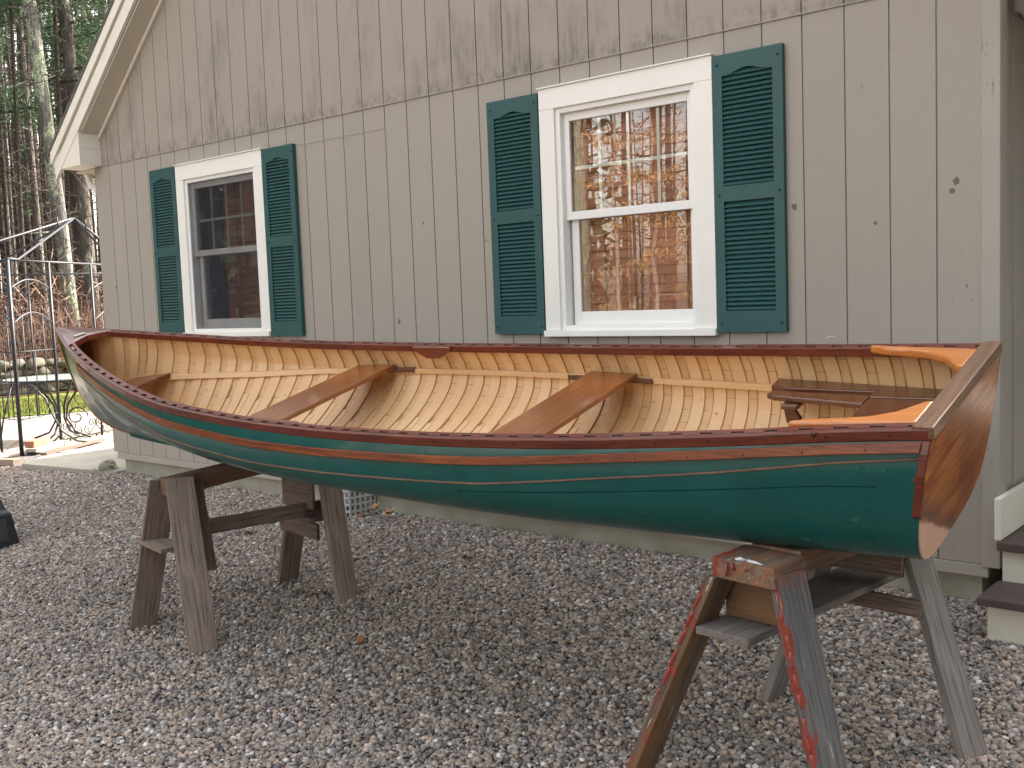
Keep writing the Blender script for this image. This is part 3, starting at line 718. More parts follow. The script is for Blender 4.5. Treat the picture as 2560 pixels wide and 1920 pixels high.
KX = [.078, .3, .63, 1.02, 1.51, 2, 2.5, 3.0, 3.42, 3.8, 4.19, 4.46, 4.57, 4.68, 4.754, 4.79, 4.813, 4.818, 4.812]
KZ = [-.455, -.455, -.45, -.445, -.435, -.423, -.42, -.428, -.438, -.432, -.408, -.378, -.352, -.305, -.21, -.115, -.02, .1, .212]
NX = [0, .25, .6, 1, 1.5, 2, 2.5, 3, 3.4, 3.75, 4.1, 4.4, 4.6, 4.82]
NN = [3.55, 3.37, 3.03, 2.6, 2.3, 2.02, 1.8, 1.57, 1.42, 1.38, 1.36, 1.4, 1.5, 1.8]
SE = 4.813
def sheer(s): return pch(_sx, _sb, s), pch(_sx, _sz, s)
RAILW = .021
def section(s, nt=26, na=7):
    """outer skin half section from sheer to keel, unscaled local: list of (x,y,z,girth)"""
    b, zs = sheer(s); xk = pch(SXT, KX, s); zk = pch(SXT, KZ, s)
    off = lin([0, .5, 1, 1.6, 2.1, 2.6, 3, 3.5, 4, 4.5, 4.82], [.026, .024, .026, .031, .037, .04, .031, .015, .003, 0, 0], s)
    h2 = min(lin([0, .5, 1.3, 3, 4, 4.6, 4.82], [.12, .13, .15, .15, .12, .05, .004], s), (zs - zk) * .5)
    n = lin(NX, NN, s); bh = max(.002, b - RAILW); B = max(bh, b + off - .006) if s < 4.3 else bh + .0
    z2 = zs - h2; P = []
    for j in range(na): t = j / na; P.append((bh + (B - bh) * math.sin(t * math.pi / 2) ** .9 if t > 0 else bh, zs - h2 * t))
    for j in range(nt + 1):
        th = math.pi / 2 * j / nt; y = B * math.cos(th) ** (2 / n) if j < nt else 0; P.append((y, z2 - (z2 - zk) * math.sin(th) ** (2 / n)))
    out = []; gl = 0
    for i, (y, z) in enumerate(P):
        if i: gl += math.hypot(y - P[i - 1][0], z - P[i - 1][1])
        g_ = (zs - z) / max(1e-6, zs - zk); out.append((s + (xk - s) * g_, y, z, gl))
    return out
SECC = {}
def sec(s):
    k = round(s, 5)
    if k not in SECC: SECC[k] = section(s)
    return SECC[k]
def BL(x, y, z): return (-x * K, y * K, z * K)
def at_dz(s, dz):
    S_ = sec(s); zt = S_[0][2] - dz
    for a, b in zip(S_[:-1], S_[1:]):
        if b[2] <= zt: t = (a[2] - zt) / max(1e-9, a[2] - b[2]); return tuple(a[i] + (b[i] - a[i]) * t for i in range(3)), math.atan2(b[1] - a[1], a[2] - b[2])
    return S_[-1][:3], 0
AXV, VV, WV = V((.99939, .0350, 0)), V((-.0341, .9668, .2530)), None
WV = AXV.cross(VV).normalized(); VV = WV.cross(AXV).normalized()
boat = thing("rowing_boat", "long green canvas rowing boat with cream ribbed inside and red-brown gunwales on two sawhorses", "boat", (0, 0, 0))
boat.matrix_basis = Matrix(((AXV.x, VV.x, WV.x, 5.275), (AXV.y, VV.y, WV.y, -1.581), (AXV.z, VV.z, WV.z, 1.293), (0, 0, 0, 1)))
def lb(m, name, mat, parent=boat, bevel=0, fix=True):
    return m.build(name, mat, parent, local=True, bevel=bevel, fix=fix)
STN = [SE * (1 - (1 - i / 90) ** 1.25) for i in range(91)]
STN[-1] = SE
def inset(S_, d):
    """offset half section inwards by d (in y-z plane, approx)"""
    P = []
    for i, (x, y, z, g_) in enumerate(S_):
        a = S_[max(0, i - 1)]; b = S_[min(len(S_) - 1, i + 1)]; ty, tz = b[1] - a[1], b[2] - a[2]; l = math.hypot(ty, tz) or 1
        if i == len(S_) - 1: ny, nz = 0, 1
        else: ny, nz = tz / l, -ty / l
        if i == 0: ny, nz = -1, 0
        P.append((x, max(0.0, y + ny * d), z + nz * d, g_))
    return P
# outer skin
m = MB(); rows = []
for s in STN:
    S_ = sec(s); rows.append([BL(x, -y, z) for x, y, z, _ in S_] + [BL(x, y, z) for x, y, z, _ in reversed(S_[:-1])])
m.sweep(None, rows, close=False, smooth=True)
hull = lb(m, "hull", M_GREEN, fix=False)
for p_ in hull.data.polygons: pass
hull.data.flip_normals() if False else None
# inner planking with station/girth attributes
def lean(s, z0, z): return -.20 * min(max(0, z0 - z), .19) * max(0., 1 - s / 2.2)
def planking():
    rows = []; at = []
    for s in STN[:-3]:
        S_ = inset(sec(s), .0085); S_[0] = (S_[0][0], S_[0][1], S_[0][2] - .014, S_[0][3])
        r = [(x, -y, z, g_) for x, y, z, g_ in S_] + [(x, y, z, g_) for x, y, z, g_ in reversed(S_[:-1])]
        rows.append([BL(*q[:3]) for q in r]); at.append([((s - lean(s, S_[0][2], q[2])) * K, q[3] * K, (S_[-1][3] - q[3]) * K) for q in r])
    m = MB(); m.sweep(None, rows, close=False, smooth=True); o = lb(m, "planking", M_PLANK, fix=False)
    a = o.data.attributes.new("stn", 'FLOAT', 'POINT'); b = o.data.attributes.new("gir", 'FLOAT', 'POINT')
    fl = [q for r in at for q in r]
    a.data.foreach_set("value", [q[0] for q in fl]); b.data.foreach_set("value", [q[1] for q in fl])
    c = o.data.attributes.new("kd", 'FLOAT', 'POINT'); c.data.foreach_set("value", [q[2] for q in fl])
planking()
# ribs, one mesh each; their leading edge sits on a painted line of dirt and shade
def rib(s0, w, d0, d1, name, mat, gmin=0, gmax=None, j0=0):
    s0u = s0 / K; wu = w / K
    a = section(s0u, 20, 5); b = section(min(SE, s0u + wu), 20, 5)
    def strip(Sx, d):
        q = inset(Sx, d); q[0] = (q[0][0], q[0][1], q[0][2] - .008, q[0][3]); return [(x + lean(s0u, Sx[0][2], z), y, z, g_) for x, y, z, g_ in q]
    quads = [strip(a, d0), strip(a, d1), strip(b, d1), strip(b, d0)]
    n = len(a); prof = []
    idx = list(range(n)) + list(range(n - 2, -1, -1)); sg = [-1] * n + [1] * (n - 1)
    tot = a[-1][3] * K
    for i, sgn in zip(idx, sg):
        if gmax is not None:
            g_ = tot - a[i][3] * K
            if g_ > gmax: continue
        prof.append([BL(q[i][0], sgn * q[i][1], q[i][2]) for q in quads])
    m = MB(); m.sweep(None, prof, close=True, smooth=False); return lb(m, name, mat, fix=True)
i = 0
while i * RIB < 4.84:
    s_ = i * RIB - .03
    if s_ > .03: rib(s_, .0545, .0082, .0165, "rib", M_RIB if s_ < 4.70 else M_DKRIB)
    i += 1
i = 12
while i * RIB < 3.9:
    rib(i * RIB + .030, .029, .0083, .0150, "half_rib", M_RIB, gmax=.33 + .03 * ((i * 7) % 3)); i += 1
# gunwale: outwale and inwale on each side, slotted top
def rail(side, name, mat, o0, o1, t0, t1, s0=0, s1=SE, taper=None, rnd=.004):
    prof = []; n = 110
    for k in range(n + 1):
        s = s0 + (s1 - s0) * k / n; b, zs = sheer(s)
        e = .01; b2, z2 = sheer(min(SE, s + e)); b1, z1 = sheer(max(0, s - e)); dx = (min(SE, s + e) - max(0, s - e)); tx, ty = dx, b2 - b1; l = math.hypot(tx, ty); nx, ny = -ty / l, tx / l   # outward normal in plan
        q = []
        for (o, z) in ((o0, -t1), (o0, -t0), (o1, -t0), (o1, -t1)):
            oo = o
            px, py = s - nx * 0 + (-nx) * (-oo) * 1 if False else s + nx * oo, b + ny * oo
            q.append(BL(px, side * max(0, py), zs + z))
        prof.append(q)
    m = MB(); m.sweep(None, prof, close=True); return lb(m, name, mat, bevel=rnd)
for sd_ in (-1, 1):
    rail(sd_, "outwale", M_MAHOG, -.0205, -.001, 0, .034, rnd=.0045)
    rail(sd_, "inwale", M_MAHOG, -.053, -.037, .0004, .030, s0=.025, s1=4.56, rnd=.002)
    # spacer blocks: rib heads closing the slot between ribs
    i = 0
    while i * RIB < 4.5:
        sa, sb_ = (i * RIB - .036) / K, (i * RIB + .022) / K
        if sa > .02:
            q = []; m = MB()
            for s in (sa, sb_):
                b, zs = sheer(s); e = .01; b2, _ = sheer(s + e); b1, _ = sheer(s - e); ty = (b2 - b1) / (2 * e); l = math.hypot(1, ty); nx, ny = -ty / l, 1 / l
                q.append([BL(s + nx * o, sd_ * (b + ny * o), zs + z) for o, z in ((-.0375, -.028), (-.0375, -.0006), (-.020, -.0006), (-.020, -.028))])
            m.sweep(None, q, close=True); lb(m, "rail_spacer", M_MAHOG)
        i += 1
# rub rail and thin half-round moulding swept over the skin
def surf_strip(side, name, mat, DZ, h, w, s0, s1, round_=True, bevel=0):
    prof = []; n = 120
    for k in range(n + 1):
        s = s0 + (s1 - s0) * k / n; dz = lin(DZ[0], DZ[1], s)
        (x, y, z), an = at_dz(s, dz); (x2, y2, z2), _ = at_dz(s, dz + h)
        ends = min(1, (s1 - s) / .12 + .15) if s > s1 - .12 else 1
        ww = w * ends; d = V((y2 - y, z2 - z)).normalized() if (abs(y2 - y) + abs(z2 - z)) > 1e-6 else V((0, -1)); nn = V((-d.y, d.x))
        if nn.x < 0: nn = -nn
        if round_:
            pts = [(x, y - .002, z)] + [(x, y + (y2 - y) * (0.5 - .5 * math.cos(a)) + nn.x * ww * math.sin(a), z + (z2 - z) * (.5 - .5 * math.cos(a)) + nn.y * ww * math.sin(a)) for a in [math.pi * j / 6 for j in range(7)]] + [(x2, y2 - .002, z2)]
        else:
            pts = [(x, y - .003, z), (x, y + nn.x * ww, z + nn.y * ww), (x2, y2 + nn.x * ww, z2 + nn.y * ww), (x2, y2 - .003, z2)]
        prof.append([BL(px, side * py, pz) for px, py, pz in pts])
    m = MB(); m.sweep(None, prof, close=True, smooth=round_); return lb(m, name, mat, bevel=bevel)
RUBDZ = ([0, .5, 1, 1.4, 2.5, 3.2, 4, 4.4], [.036, .040, .048, .060, .066, .063, .051, .036])
MOUDZ = ([0, .25, .6, 1, 1.4, 2.5, 3.2, 4, 4.6], [.073, .083, .103, .120, .147, .153, .146, .108, .070])
for sd_ in (-1, 1):
    surf_strip(sd_, "rub_rail", M_RUB if sd_ < 0 else M_RUB, RUBDZ, .0265, .014, .014, 4.42, False, .004)
    surf_strip(sd_, "half_round_moulding", M_MOULD, MOUDZ, .007, .005, .008, 4.60)
    surf_strip(sd_, "canvas_seam", M_SEAM, ([.12, .3, .6, 1, 1.5], [.152, .150, .156, .166, .180]), .004, .0009, .12, 1.5)
    # seat riser inside
    prof = []
    for k in range(80):
        s = .30 + (4.32 - .30) * k / 79; zr = lin([0, .77, 1.35, 2.2, 2.75, 3.6, 4.3], [-.178, -.185, -.187, -.180, -.173, -.150, -.112], s)
        (x, y, z), _ = at_dz(s, sheer(s)[1] - zr); (x2, y2, z2), _ = at_dz(s, sheer(s)[1] - zr + .024)
        prof.append([BL(a, sd_ * b_, c) for a, b_, c in ((x, y - .0155, z), (x, y - .032, z), (x2, y2 - .032, z2), (x2, y2 - .0155, z2))])
    m = MB(); m.sweep(None, prof, close=True); lb(m, "seat_riser", M_RIB, bevel=.002)
# bungs over the screws along the near-side rails
def bung(c, r, h, sd_):
    m = MB(); m.add([(c[0] + r * math.cos(a), c[1], c[2] + r * math.sin(a)) for a in [k * .785 for k in range(8)]] + [(c[0], c[1] + sd_ * h, c[2])], [(k, (k + 1) % 8, 8) for k in range(8)], True)
    lb(m, "screw_bung", M_SCREWB)
s = .1
while s < 4.3:
    b, zs = sheer(s); bung(BL(s, -(b + .0003), zs - .016), .0042, .0012, -1)
    dz = lin(*RUBDZ, s + .06) + .0125; (x, y, z), _ = at_dz(s + .06, dz); bung(BL(s + .06, -(y + .0138), z), .004, .0016, -1)
    s += .165
# transom
TR = .177
S0 = section(0, 26, 7)
half = [(y - .0012, z) for x, y, z, g_ in S0]
half = [(y, z) for y, z in half if z < -.150]
ear = [(.350, .003), (.352, -.030), (.362, -.055), (.373, -.095), (.379, -.135), (half[0][0], -.1495)]
hp_ = ear + half[:-1] + [(0, half[-1][1])]
def tpl(off): 
    a = [BL(-z * TR + off, y, z) for y, z in hp_]; b = [BL(-z * TR + off, -y, z) for y, z in reversed(hp_[:-1])]; return a + b
m = MB(); o_ = tpl(-.006); i_ = tpl(.026); n = len(o_)
m.add(o_ + i_, [tuple(range(n)), tuple(range(2 * n - 1, n - 1, -1))] + [(k, n + k, n + (k + 1) % n, (k + 1) % n) for k in range(n)])
trn = lb(m, "transom", M_TRANS, bevel=.002)
m = MB(); q = [BL(-.008, -.3565, -.028), BL(.046, -.3535, -.028), BL(.046, .3535, -.028), BL(-.008, .3565, -.028)]; q2 = [(a, b, .0065 * K) for a, b, c in q]
m.add(q + q2, [(3, 2, 1, 0), (4, 5, 6, 7), (0, 1, 5, 4), (1, 2, 6, 5), (2, 3, 7, 6), (3, 0, 4, 7)]); lb(m, "transom_cap", M_TCAP, trn, bevel=.003)
for sd_ in (-1, 1):   # vertical cleat closing the canvas edge on each side
    m = MB(); pr = []
    for z in (-.030, -.062, -.12, -.18, -.235, -.245):
        (x, y, zz), _ = at_dz(0, -z); yy = y + .001
        w_ = .0095 if z > -.24 else .002
        pr.append([BL(x_, sd_ * y_, z) for x_, y_ in ((-z * TR - .0055, yy - .004), (-z * TR - .0055, yy + w_), (-z * TR + .016, yy + w_), (-z * TR + .016, yy - .004))])
    m.sweep(None, pr); lb(m, "edge_cleat", M_MAHOG, trn, bevel=.002)
# drainage plug knob below the stern
# keel strip and stem band
prof = []
for k in range(100):
    s = .02 + (4.24 - .02) * k / 99; S_ = sec(s); x, y, z, _ = S_[-1]; w_ = .016; d = .018 * min(1, k / 6 + .3)
    prof.append([BL(x, -w_, z + .008), BL(x, -w_ * .8, z - d), BL(x, w_ * .8, z - d), BL(x, w_, z + .008)])
m = MB(); m.sweep(None, prof); lb(m, "keel", M_GREEN, bevel=.002)
prof = []; st_ = [s for s in STN if s > 4.15]
P_ = [(sec(s)[-1][0], sec(s)[-1][2]) for s in st_]; P_[-1] = (P_[-1][0], .222)
for k, (x, z) in enumerate(P_):
    a = P_[max(0, k - 1)]; b = P_[min(len(P_) - 1, k + 1)]; t = V((b[0] - a[0], b[1] - a[1])).normalized(); n2 = V((t.y, -t.x)); w_ = .0075
    prof.append([BL(x - n2.x * .008, -w_ * 1.6, z - n2.y * .008), BL(x + n2.x * .010, -w_ * .6, z + n2.y * .010), BL(x + n2.x * .010, w_ * .6, z + n2.y * .010), BL(x - n2.x * .008, w_ * 1.6, z - n2.y * .008)])
m = MB(); m.sweep(None, prof); lb(m, "stem_band", M_ORANGE, bevel=.002)
# breasthook deck at the bow with a pale plate
def deck():
    m = MB(); L_ = []
    n = 14
    for k in range(n + 1):
        s = 4.47 + (4.80 - 4.47) * k / n; b, zs = sheer(s); L_.append((s, max(.002, b - .019), zs + .0025))
    # aft edge concave, ogee
    A = []
    b0 = L_[0][1]
    for k in range(13):
        t = k / 12; y = -b0 + 2 * b0 * t; u = abs(2 * t - 1); x = 4.47 + .030 * (1 - u ** 1.2) * (1 if u > .35 else 1.25)
        A.append((x, y, L_[0][2] + .010 * (1 - u)))
    top = [(x, y, z) for x, y, z in A] + [(s, b, z) for s, b, z in L_[1:]] + [(s, -b, z) for s, b, z in reversed(L_[1:])]
    vs = [BL(*p) for p in top] + [BL(x, y, z - .028) for x, y, z in top]; n_ = len(top)
    cx, cz = 4.60, .195
    c0 = len(vs); vs += [BL(4.56, 0, sheer(4.56)[1] + .008), BL(4.56, 0, .15)]
    fs = [(c0, k, (k + 1) % n_) for k in range(n_)] + [(c0 + 1, n_ + (k + 1) % n_, n_ + k) for k in range(n_)] + [(k, n_ + k, n_ + (k + 1) % n_, (k + 1) % n_) for k in range(n_)]
    m.add(vs, fs); o = lb(m, "bow_deck", M_PAD, bevel=.002)
    p = MB(); q = [(4.535, -.052), (4.535, .012), (4.558, .012), (4.558, -.052)]
    def zz(x): return sheer(x)[1] + .001
    p.add([BL(x, y, zz(x) + .008) for x, y in q] + [BL(x, y, zz(x) + .011) for x, y in q], [(3, 2, 1, 0), (4, 5, 6, 7), (0, 1, 5, 4), (1, 2, 6, 5), (2, 3, 7, 6), (3, 0, 4, 7)]); lb(p, "name_plate", M_PLATE, o)
deck()
# thwarts: tops rest on the risers
def inner_y(s, z):
    (x, y, zz), _ = at_dz(s, sheer(s)[1] - z); return y - .017
def thwart(sa, sb_, z, th, name, mat, trap=0):
    a, b = sa / K, sb_ / K; z_ = z / K; ya, yb = inner_y(a, z_) - .012, inner_y(b, z_) - .012
    top = [(a, -ya), (b, -yb), (b, yb), (a, ya)]
    m = MB(); vs = [BL(x, y, z_ - th / K) for x, y in top] + [BL(x, y, z_) for x, y in top]
    m.add(vs, [(3, 2, 1, 0), (4, 5, 6, 7), (0, 1, 5, 4), (1, 2, 6, 5), (2, 3, 7, 6), (3, 0, 4, 7)]); return lb(m, name, mat, bevel=.005)
thwart(1.435, 1.672, -.172, .022, "thwart", M_THW)
thwart(2.832, 3.078, -.152, .022, "thwart", M_THW)
def bow_seat():
    z_ = -.112 / K; P = []
    for s in (4.29 / K, 4.42 / K, 4.50 / K): P.append((s, inner_y(s, z_) - .006))
    top = [(s, -y) for s, y in P] + [(s, y) for s, y in reversed(P)]
    n = len(top); vs = [BL(x, y, z_ - .022) for x, y in top] + [BL(x, y, z_) for x, y in top]
    m = MB(); m.add(vs, [tuple(range(n - 1, -1, -1)), tuple(range(n, 2 * n))] + [(k, (k + 1) % n, n + (k + 1) % n, n + k) for k in range(n)]); lb(m, "bow_seat", M_THW1, bevel=.004)
bow_seat()
# seat cleats under thwart ends
for (sa, sb_, z) in ((1.36, 1.80, -.196), (2.72, 3.15, -.176)):
    for sd_ in (-1, 1):
        prof = []
        for k in range(7):
            s = (sa + (sb_ - sa) * k / 6) / K; y = inner_y(s, z / K) + .001; prof.append([BL(s, sd_ * a, b) for a, b in ((y, z / K + .002), (y - .024, z / K + .002), (y - .024, z / K - .020), (y, z / K - .020))])
        m = MB(); m.sweep(None, prof); lb(m, "seat_cleat", M_CLEAT, bevel=.003)
# stern seat: panel plus two slotted side arms with hanging brackets
ZT = -.168
def slab(poly, z, th, name, mat, bevel=.004, parent=boat):
    n = len(poly); vs = [BL(x / K, y / K, (z - th) / K) for x, y in poly] + [BL(x / K, y / K, z / K) for x, y in poly]
    m = MB(); m.add(vs, [tuple(range(n - 1, -1, -1)), tuple(range(n, 2 * n))] + [(k, (k + 1) % n, n + (k + 1) % n, n + k) for k in range(n)]); return lb(m, name, mat, bevel=bevel, parent=parent)
def iy(s): return inner_y(s / K, ZT / K) * K - .004
seat = slab([(.40, -.29), (.40, .29), (.075, .29), (.075, -.29)], ZT, .022, "stern_seat", M_SSEAT)
for sd_ in (-1, 1):
    slab([(.075, sd_ * .294), (.40, sd_ * .294), (.40, sd_ * .345), (.56, sd_ * .352), (.72, sd_ * .358), (.785, sd_ * .372), (.79, sd_ * iy(.79)), (.6, sd_ * iy(.6)), (.4, sd_ * iy(.4)), (.2, sd_ * iy(.2)), (.08, sd_ * iy(.08))], ZT + .004, .022, "seat_arm", M_SSEAT, parent=seat)
    slab([(.402, sd_ * .235), (.74, sd_ * .285), (.772, sd_ * .302), (.765, sd_ * .340), (.402, sd_ * .312)], ZT, .020, "seat_arm", M_SSEAT, parent=seat)
    slab([(.64, sd_ * .25), (.70, sd_ * .25), (.70, sd_ * iy(.7)), (.64, sd_ * iy(.64))], ZT - .022, .018, "seat_batten", M_CLEAT, parent=seat)
    q = [(.67, .28, ZT - .04), (.645, .28, ZT - .085), (.665, .28, ZT - .115), (.70, .28, ZT - .10), (.705, .28, ZT - .04)]
    m = MB(); m.prism([BL(x / K, sd_ * y / K, z / K) for x, y, z in q], (0, sd_ * .02, 0)); lb(m, "seat_bracket", M_CLEAT, parent=seat, bevel=.003)
# quarter knees in orange wood
for sd_ in (-1, 1):
    b0 = sheer(.3)[0]
    def by(s): return (sheer(s / K)[0] - .054) * K
    pts = [(.050, by(.05)), (.15, by(.15)), (.25, by(.25)), (.36, by(.36)), (.40, by(.40) - .002), (.395, by(.395) - .016), (.34, by(.34) - .030), (.26, by(.26) - .036), (.19, by(.19) - .050), (.13, by(.13) - .085), (.095, by(.1) - .135), (.075, by(.08) - .165), (.050, by(.05) - .172)]
    slab([(x, sd_ * y) for x, y in pts], -.001, .028, "quarter_knee", M_KNEE, bevel=.008)
# oarlock pads inside the rails
for sd_ in (-1, 1):
    for s0 in (2.52,):
        prof = []
        for k in range(13):
            t = k / 12 * 2 - 1; s = (s0 + t * .115) / K; b, zs = sheer(s); h = .058 * (1 if abs(t) < .35 else (1 - ((abs(t) - .35) / .65)) ** .8 * .75 + .25) if abs(t) < 1 else .012
            prof.append([BL(s, sd_ * (b - o), zs - z) for o, z in ((.054, .002), (.068, .002), (.068, h), (.054, h))])
        m = MB(); m.sweep(None, prof); lb(m, "oarlock_pad", M_PAD, bevel=.004)
# small lifting plate on the far rail, wire scraps
m = MB(); m.tube([BL(.56, .405, .003), BL(.545, .412, .007), BL(.525, .418, .003)], .0012, 5); lb(m, "wire_scrap", M_WPAINT)
# dented notch on near rail
m = MB(); m.tube([BL(.30 / K, -.3955, -.006), BL(.30 / K, -.3995, -.012), BL(.30 / K, -.4, -.02)], [.004, .007, .003], 8); lb(m, "bung", M_SCREWB)
print("boat done")

# ------------------------------------------------------------------ sawhorses
def wplank(name, p0, p1, w, t, wd, mat, root, cut=(1, 1), lab=None):
    o = plank(name, p0, p1, w, t, wd, mat, root, .003, ends=cut)
    if lab: o["label"] = lab
    return o
h1 = thing("sawhorse", "weathered grey-brown sawhorse under the bow end of the boat", "sawhorse", (1.79, -1.63, .03), "sawhorses carrying the boat")
wplank("leg", (1.632, -1.975, .765), (1.432, -2.030, -.03), .125, .032, (.43, .9, 0), M_W1B, h1)
wplank("leg", (1.790, -1.985, .787), (2.012, -2.050, -.03), .132, .034, (.43, .9, 0), M_W1, h1)
wplank("leg", (1.735, -1.185, .83), (1.552, -1.22, .03), .115, .034, (.22, .97, 0), M_W1B, h1)
wplank("leg", (1.905, -1.19, .83), (2.127, -1.27, .03), .125, .034, (.05, 1, 0), M_W1, h1)
wplank("beam", (1.714, -2.020, .738), (1.828, -1.10, .815), .082, .088, (.99, -.14, 0), M_W1C, h1, (0, 0))
wplank("end_shelf", (1.492, -1.995, .455), (1.80, -2.045, .452), .125, .022, (.15, 1, 0), M_W1, h1, (0, 0))
wplank("end_shelf", (1.60, -1.215, .478), (1.955, -1.26, .470), .16, .022, (.1, 1, 0), M_W1B, h1, (0, 0))
wplank("stretcher", (1.778, -1.985, .525), (1.872, -1.14, .512), .072, .036, (0, 0, 1), M_W1B, h1, (0, 0))
wplank("brace", (1.785, -1.885, .745), (1.895, -1.905, .335), .045, .026, (.3, .95, 0), M_W1B, h1)
wplank("gusset", (1.635, -1.265, .655), (1.925, -1.295, .655), .27, .020, (0, 0, 1), M_W1B, h1, (0, 0))
wplank("gusset", (1.600, -1.265, .415), (1.955, -1.30, .405), .085, .020, (0, 0, 1), M_W1B, h1, (0, 0))
h2 = thing("sawhorse", "dark grey sawhorse with red paint drips under the stern end of the boat", "sawhorse", (4.80, -1.62, .03), "sawhorses carrying the boat")
L2 = [wplank("leg", (4.672, -1.948, .730), (4.345, -1.985, -.03), .098, .036, (.25, .97, 0), M_W2C, h2),
      wplank("leg", (4.882, -1.945, .765), (5.088, -2.015, -.03), .108, .038, (.42, .9, 0), M_W2, h2),
      wplank("leg", (4.735, -1.235, .77), (4.455, -1.245, .02), .095, .036, (.2, .98, 0), M_W2B, h2),
      wplank("leg", (4.975, -1.225, .78), (5.218, -1.305, .02), .100, .036, (.45, .89, 0), M_W2B, h2)]
wplank("beam", (4.768, -1.995, .756), (4.795, -1.835, .765), .225, .062, (1, -.15, 0), M_W2D, h2, (0, 0))
wplank("beam", (4.795, -1.8345, .768), (4.890, -1.13, .768), .175, .070, (1, -.13, 0), M_W2D, h2, (0, 0))
wplank("shelf", (4.708, -2.02, .562), (4.822, -1.13, .576), .190, .024, (1, -.13, 0), M_W2E, h2, (0, 0))
wplank("gusset", (4.650, -1.875, .655), (4.840, -1.900, .655), .145, .016, (0, 0, 1), wood("amber_plywood", (.13, .065, .028), (.20, .105, .045), .75).m, h2, (0, 0))
wplank("gusset", (4.655, -1.27, .675), (4.985, -1.30, .675), .125, .020, (0, 0, 1), M_W1B, h2, (0, 0))
wplank("brace", (4.60, -1.275, .525), (5.05, -1.30, .515), .055, .024, (0, 0, 1), M_W1B, h2, (0, 0))
# thick drips of red paint along the edges of the two near legs
rr_ = random.Random(3)
def drips(leg, y_edge, z_edge, xs, sgn=1):
    for x0, ln, r in xs:
        m = MB(); n = 7; pts = []; rad = []
        for k in range(n):
            t = k / (n - 1); pts.append((x0 + ln * t, y_edge + rr_.uniform(-.002, .002), z_edge + rr_.uniform(-.0015, .0015))); rad.append(r * (.35 + .8 * math.sin(math.pi * (t * .8 + .18)) + (.25 if k == n - 2 else 0)))
        m.tube(pts, rad, 7); o = m.build("paint_drip", M_RED, leg, local=True)
ye = -.052
drips(L2[1], -.054, .010, [(.10, .035, .0055), (.17, .05, .007), (.215, .05, .007), (.28, .045, .006), (.335, .035, .0075), (.40, .06, .008), (.455, .04, .0055), (.50, .055, .007), (.555, .035, .006)])
drips(L2[0], -.049, -.008, [(.07, .06, .006), (.135, .055, .0065), (.20, .06, .0065), (.27, .065, .007), (.34, .07, .0075), (.42, .05, .005)])
m = MB(); m.tube([(4.735, -1.975, .789), (4.75, -1.97, .7905), (4.765, -1.968, .789)], [.004, .007, .003], 7); m.build("paint_drip", M_WPAINT, h2)["label"] = "small white paint blob on the worn top"
m = MB(); m.tube([(4.775, -1.975, .789), (4.80, -1.982, .790), (4.83, -1.990, .7885)], [.006, .005, .002], 7); m.build("paint_drip", M_WPAINT, h2)["label"] = "small white paint blob on the worn top"
for (x0, z0, l_) in ((4.715, .783, .042), (4.735, .783, .022), (4.782, .780, .012), (4.80, .778, .010)):
    m = MB(); m.tube([(x0, -1.9965 , z0), (x0 + .002, -1.998, z0 - l_ * .5), (x0 + .004, -1.998, z0 - l_)], [.004, .005, .0055], 7); m.build("paint_drip", M_RED, h2)
# rusty wire hanging off the left horse's end shelf
m = MB(); m.tube([(1.565, -2.055, .452), (1.562, -2.062, .41), (1.572, -2.065, .36), (1.582, -2.063, .335)], .0016, 5); m.build("hanging_wire", M_PAD, h1)

# ------------------------------------------------------------------ small things by the wall
cr = thing("lattice_crate", "white plastic lattice crate upside down against the foundation under the boat", "crate", (.86, .0, .165))
def lattice(p, q, z0, z1, name):
    p, q = V(p), V(q); L_ = (q - p).length; d = (q - p) / L_; m = MB(); nx_ = max(2, round(L_ / .045)); cw = L_ / nx_; bar = .0145; nz = 4; ch = (z1 - z0) / nz; nn = V((-d.y, d.x, 0)) * .004
    def bar_(a, b, za, zb, t=1.0):
        A, B = p + d * a, p + d * b; n2 = nn * t; vs = [(A.x - n2.x, A.y - n2.y, za), (B.x - n2.x, B.y - n2.y, za), (B.x + n2.x, B.y + n2.y, za), (A.x + n2.x, A.y + n2.y, za), (A.x - n2.x, A.y - n2.y, zb), (B.x - n2.x, B.y - n2.y, zb), (B.x + n2.x, B.y + n2.y, zb), (A.x + n2.x, A.y + n2.y, zb)]
        m.add(vs, [(0, 3, 2, 1), (4, 5, 6, 7), (0, 1, 5, 4), (1, 2, 6, 5), (2, 3, 7, 6), (3, 0, 4, 7)])
    for k in range(nx_ + 1): bar_(max(0, k * cw - bar / 2), min(L_, k * cw + bar / 2), z0, z1)
    for k in range(nz + 1): bar_(0, L_, z0 + k * ch - (bar / 2 if k else 0), z0 + k * ch + bar / 2, .85)
    m.build(name, M_CRATE, cr)
c0 = V((.905, -.185, 0)); a0 = V((.64, -.205, 0)); b0 = V((.93, .02, 0)); d0 = V((.665, .01, 0))
lattice(a0, c0, .15, .335, "side_panel"); lattice(c0, b0, .15, .335, "side_panel"); lattice(a0, d0, .15, .335, "side_panel")
m = MB(); m.prism([(a0.x, a0.y, .338), (c0.x, c0.y, .338), (b0.x, b0.y, .338), (d0.x, d0.y, .338)], (0, 0, .012)); m.build("base_panel", M_CRATE, cr)
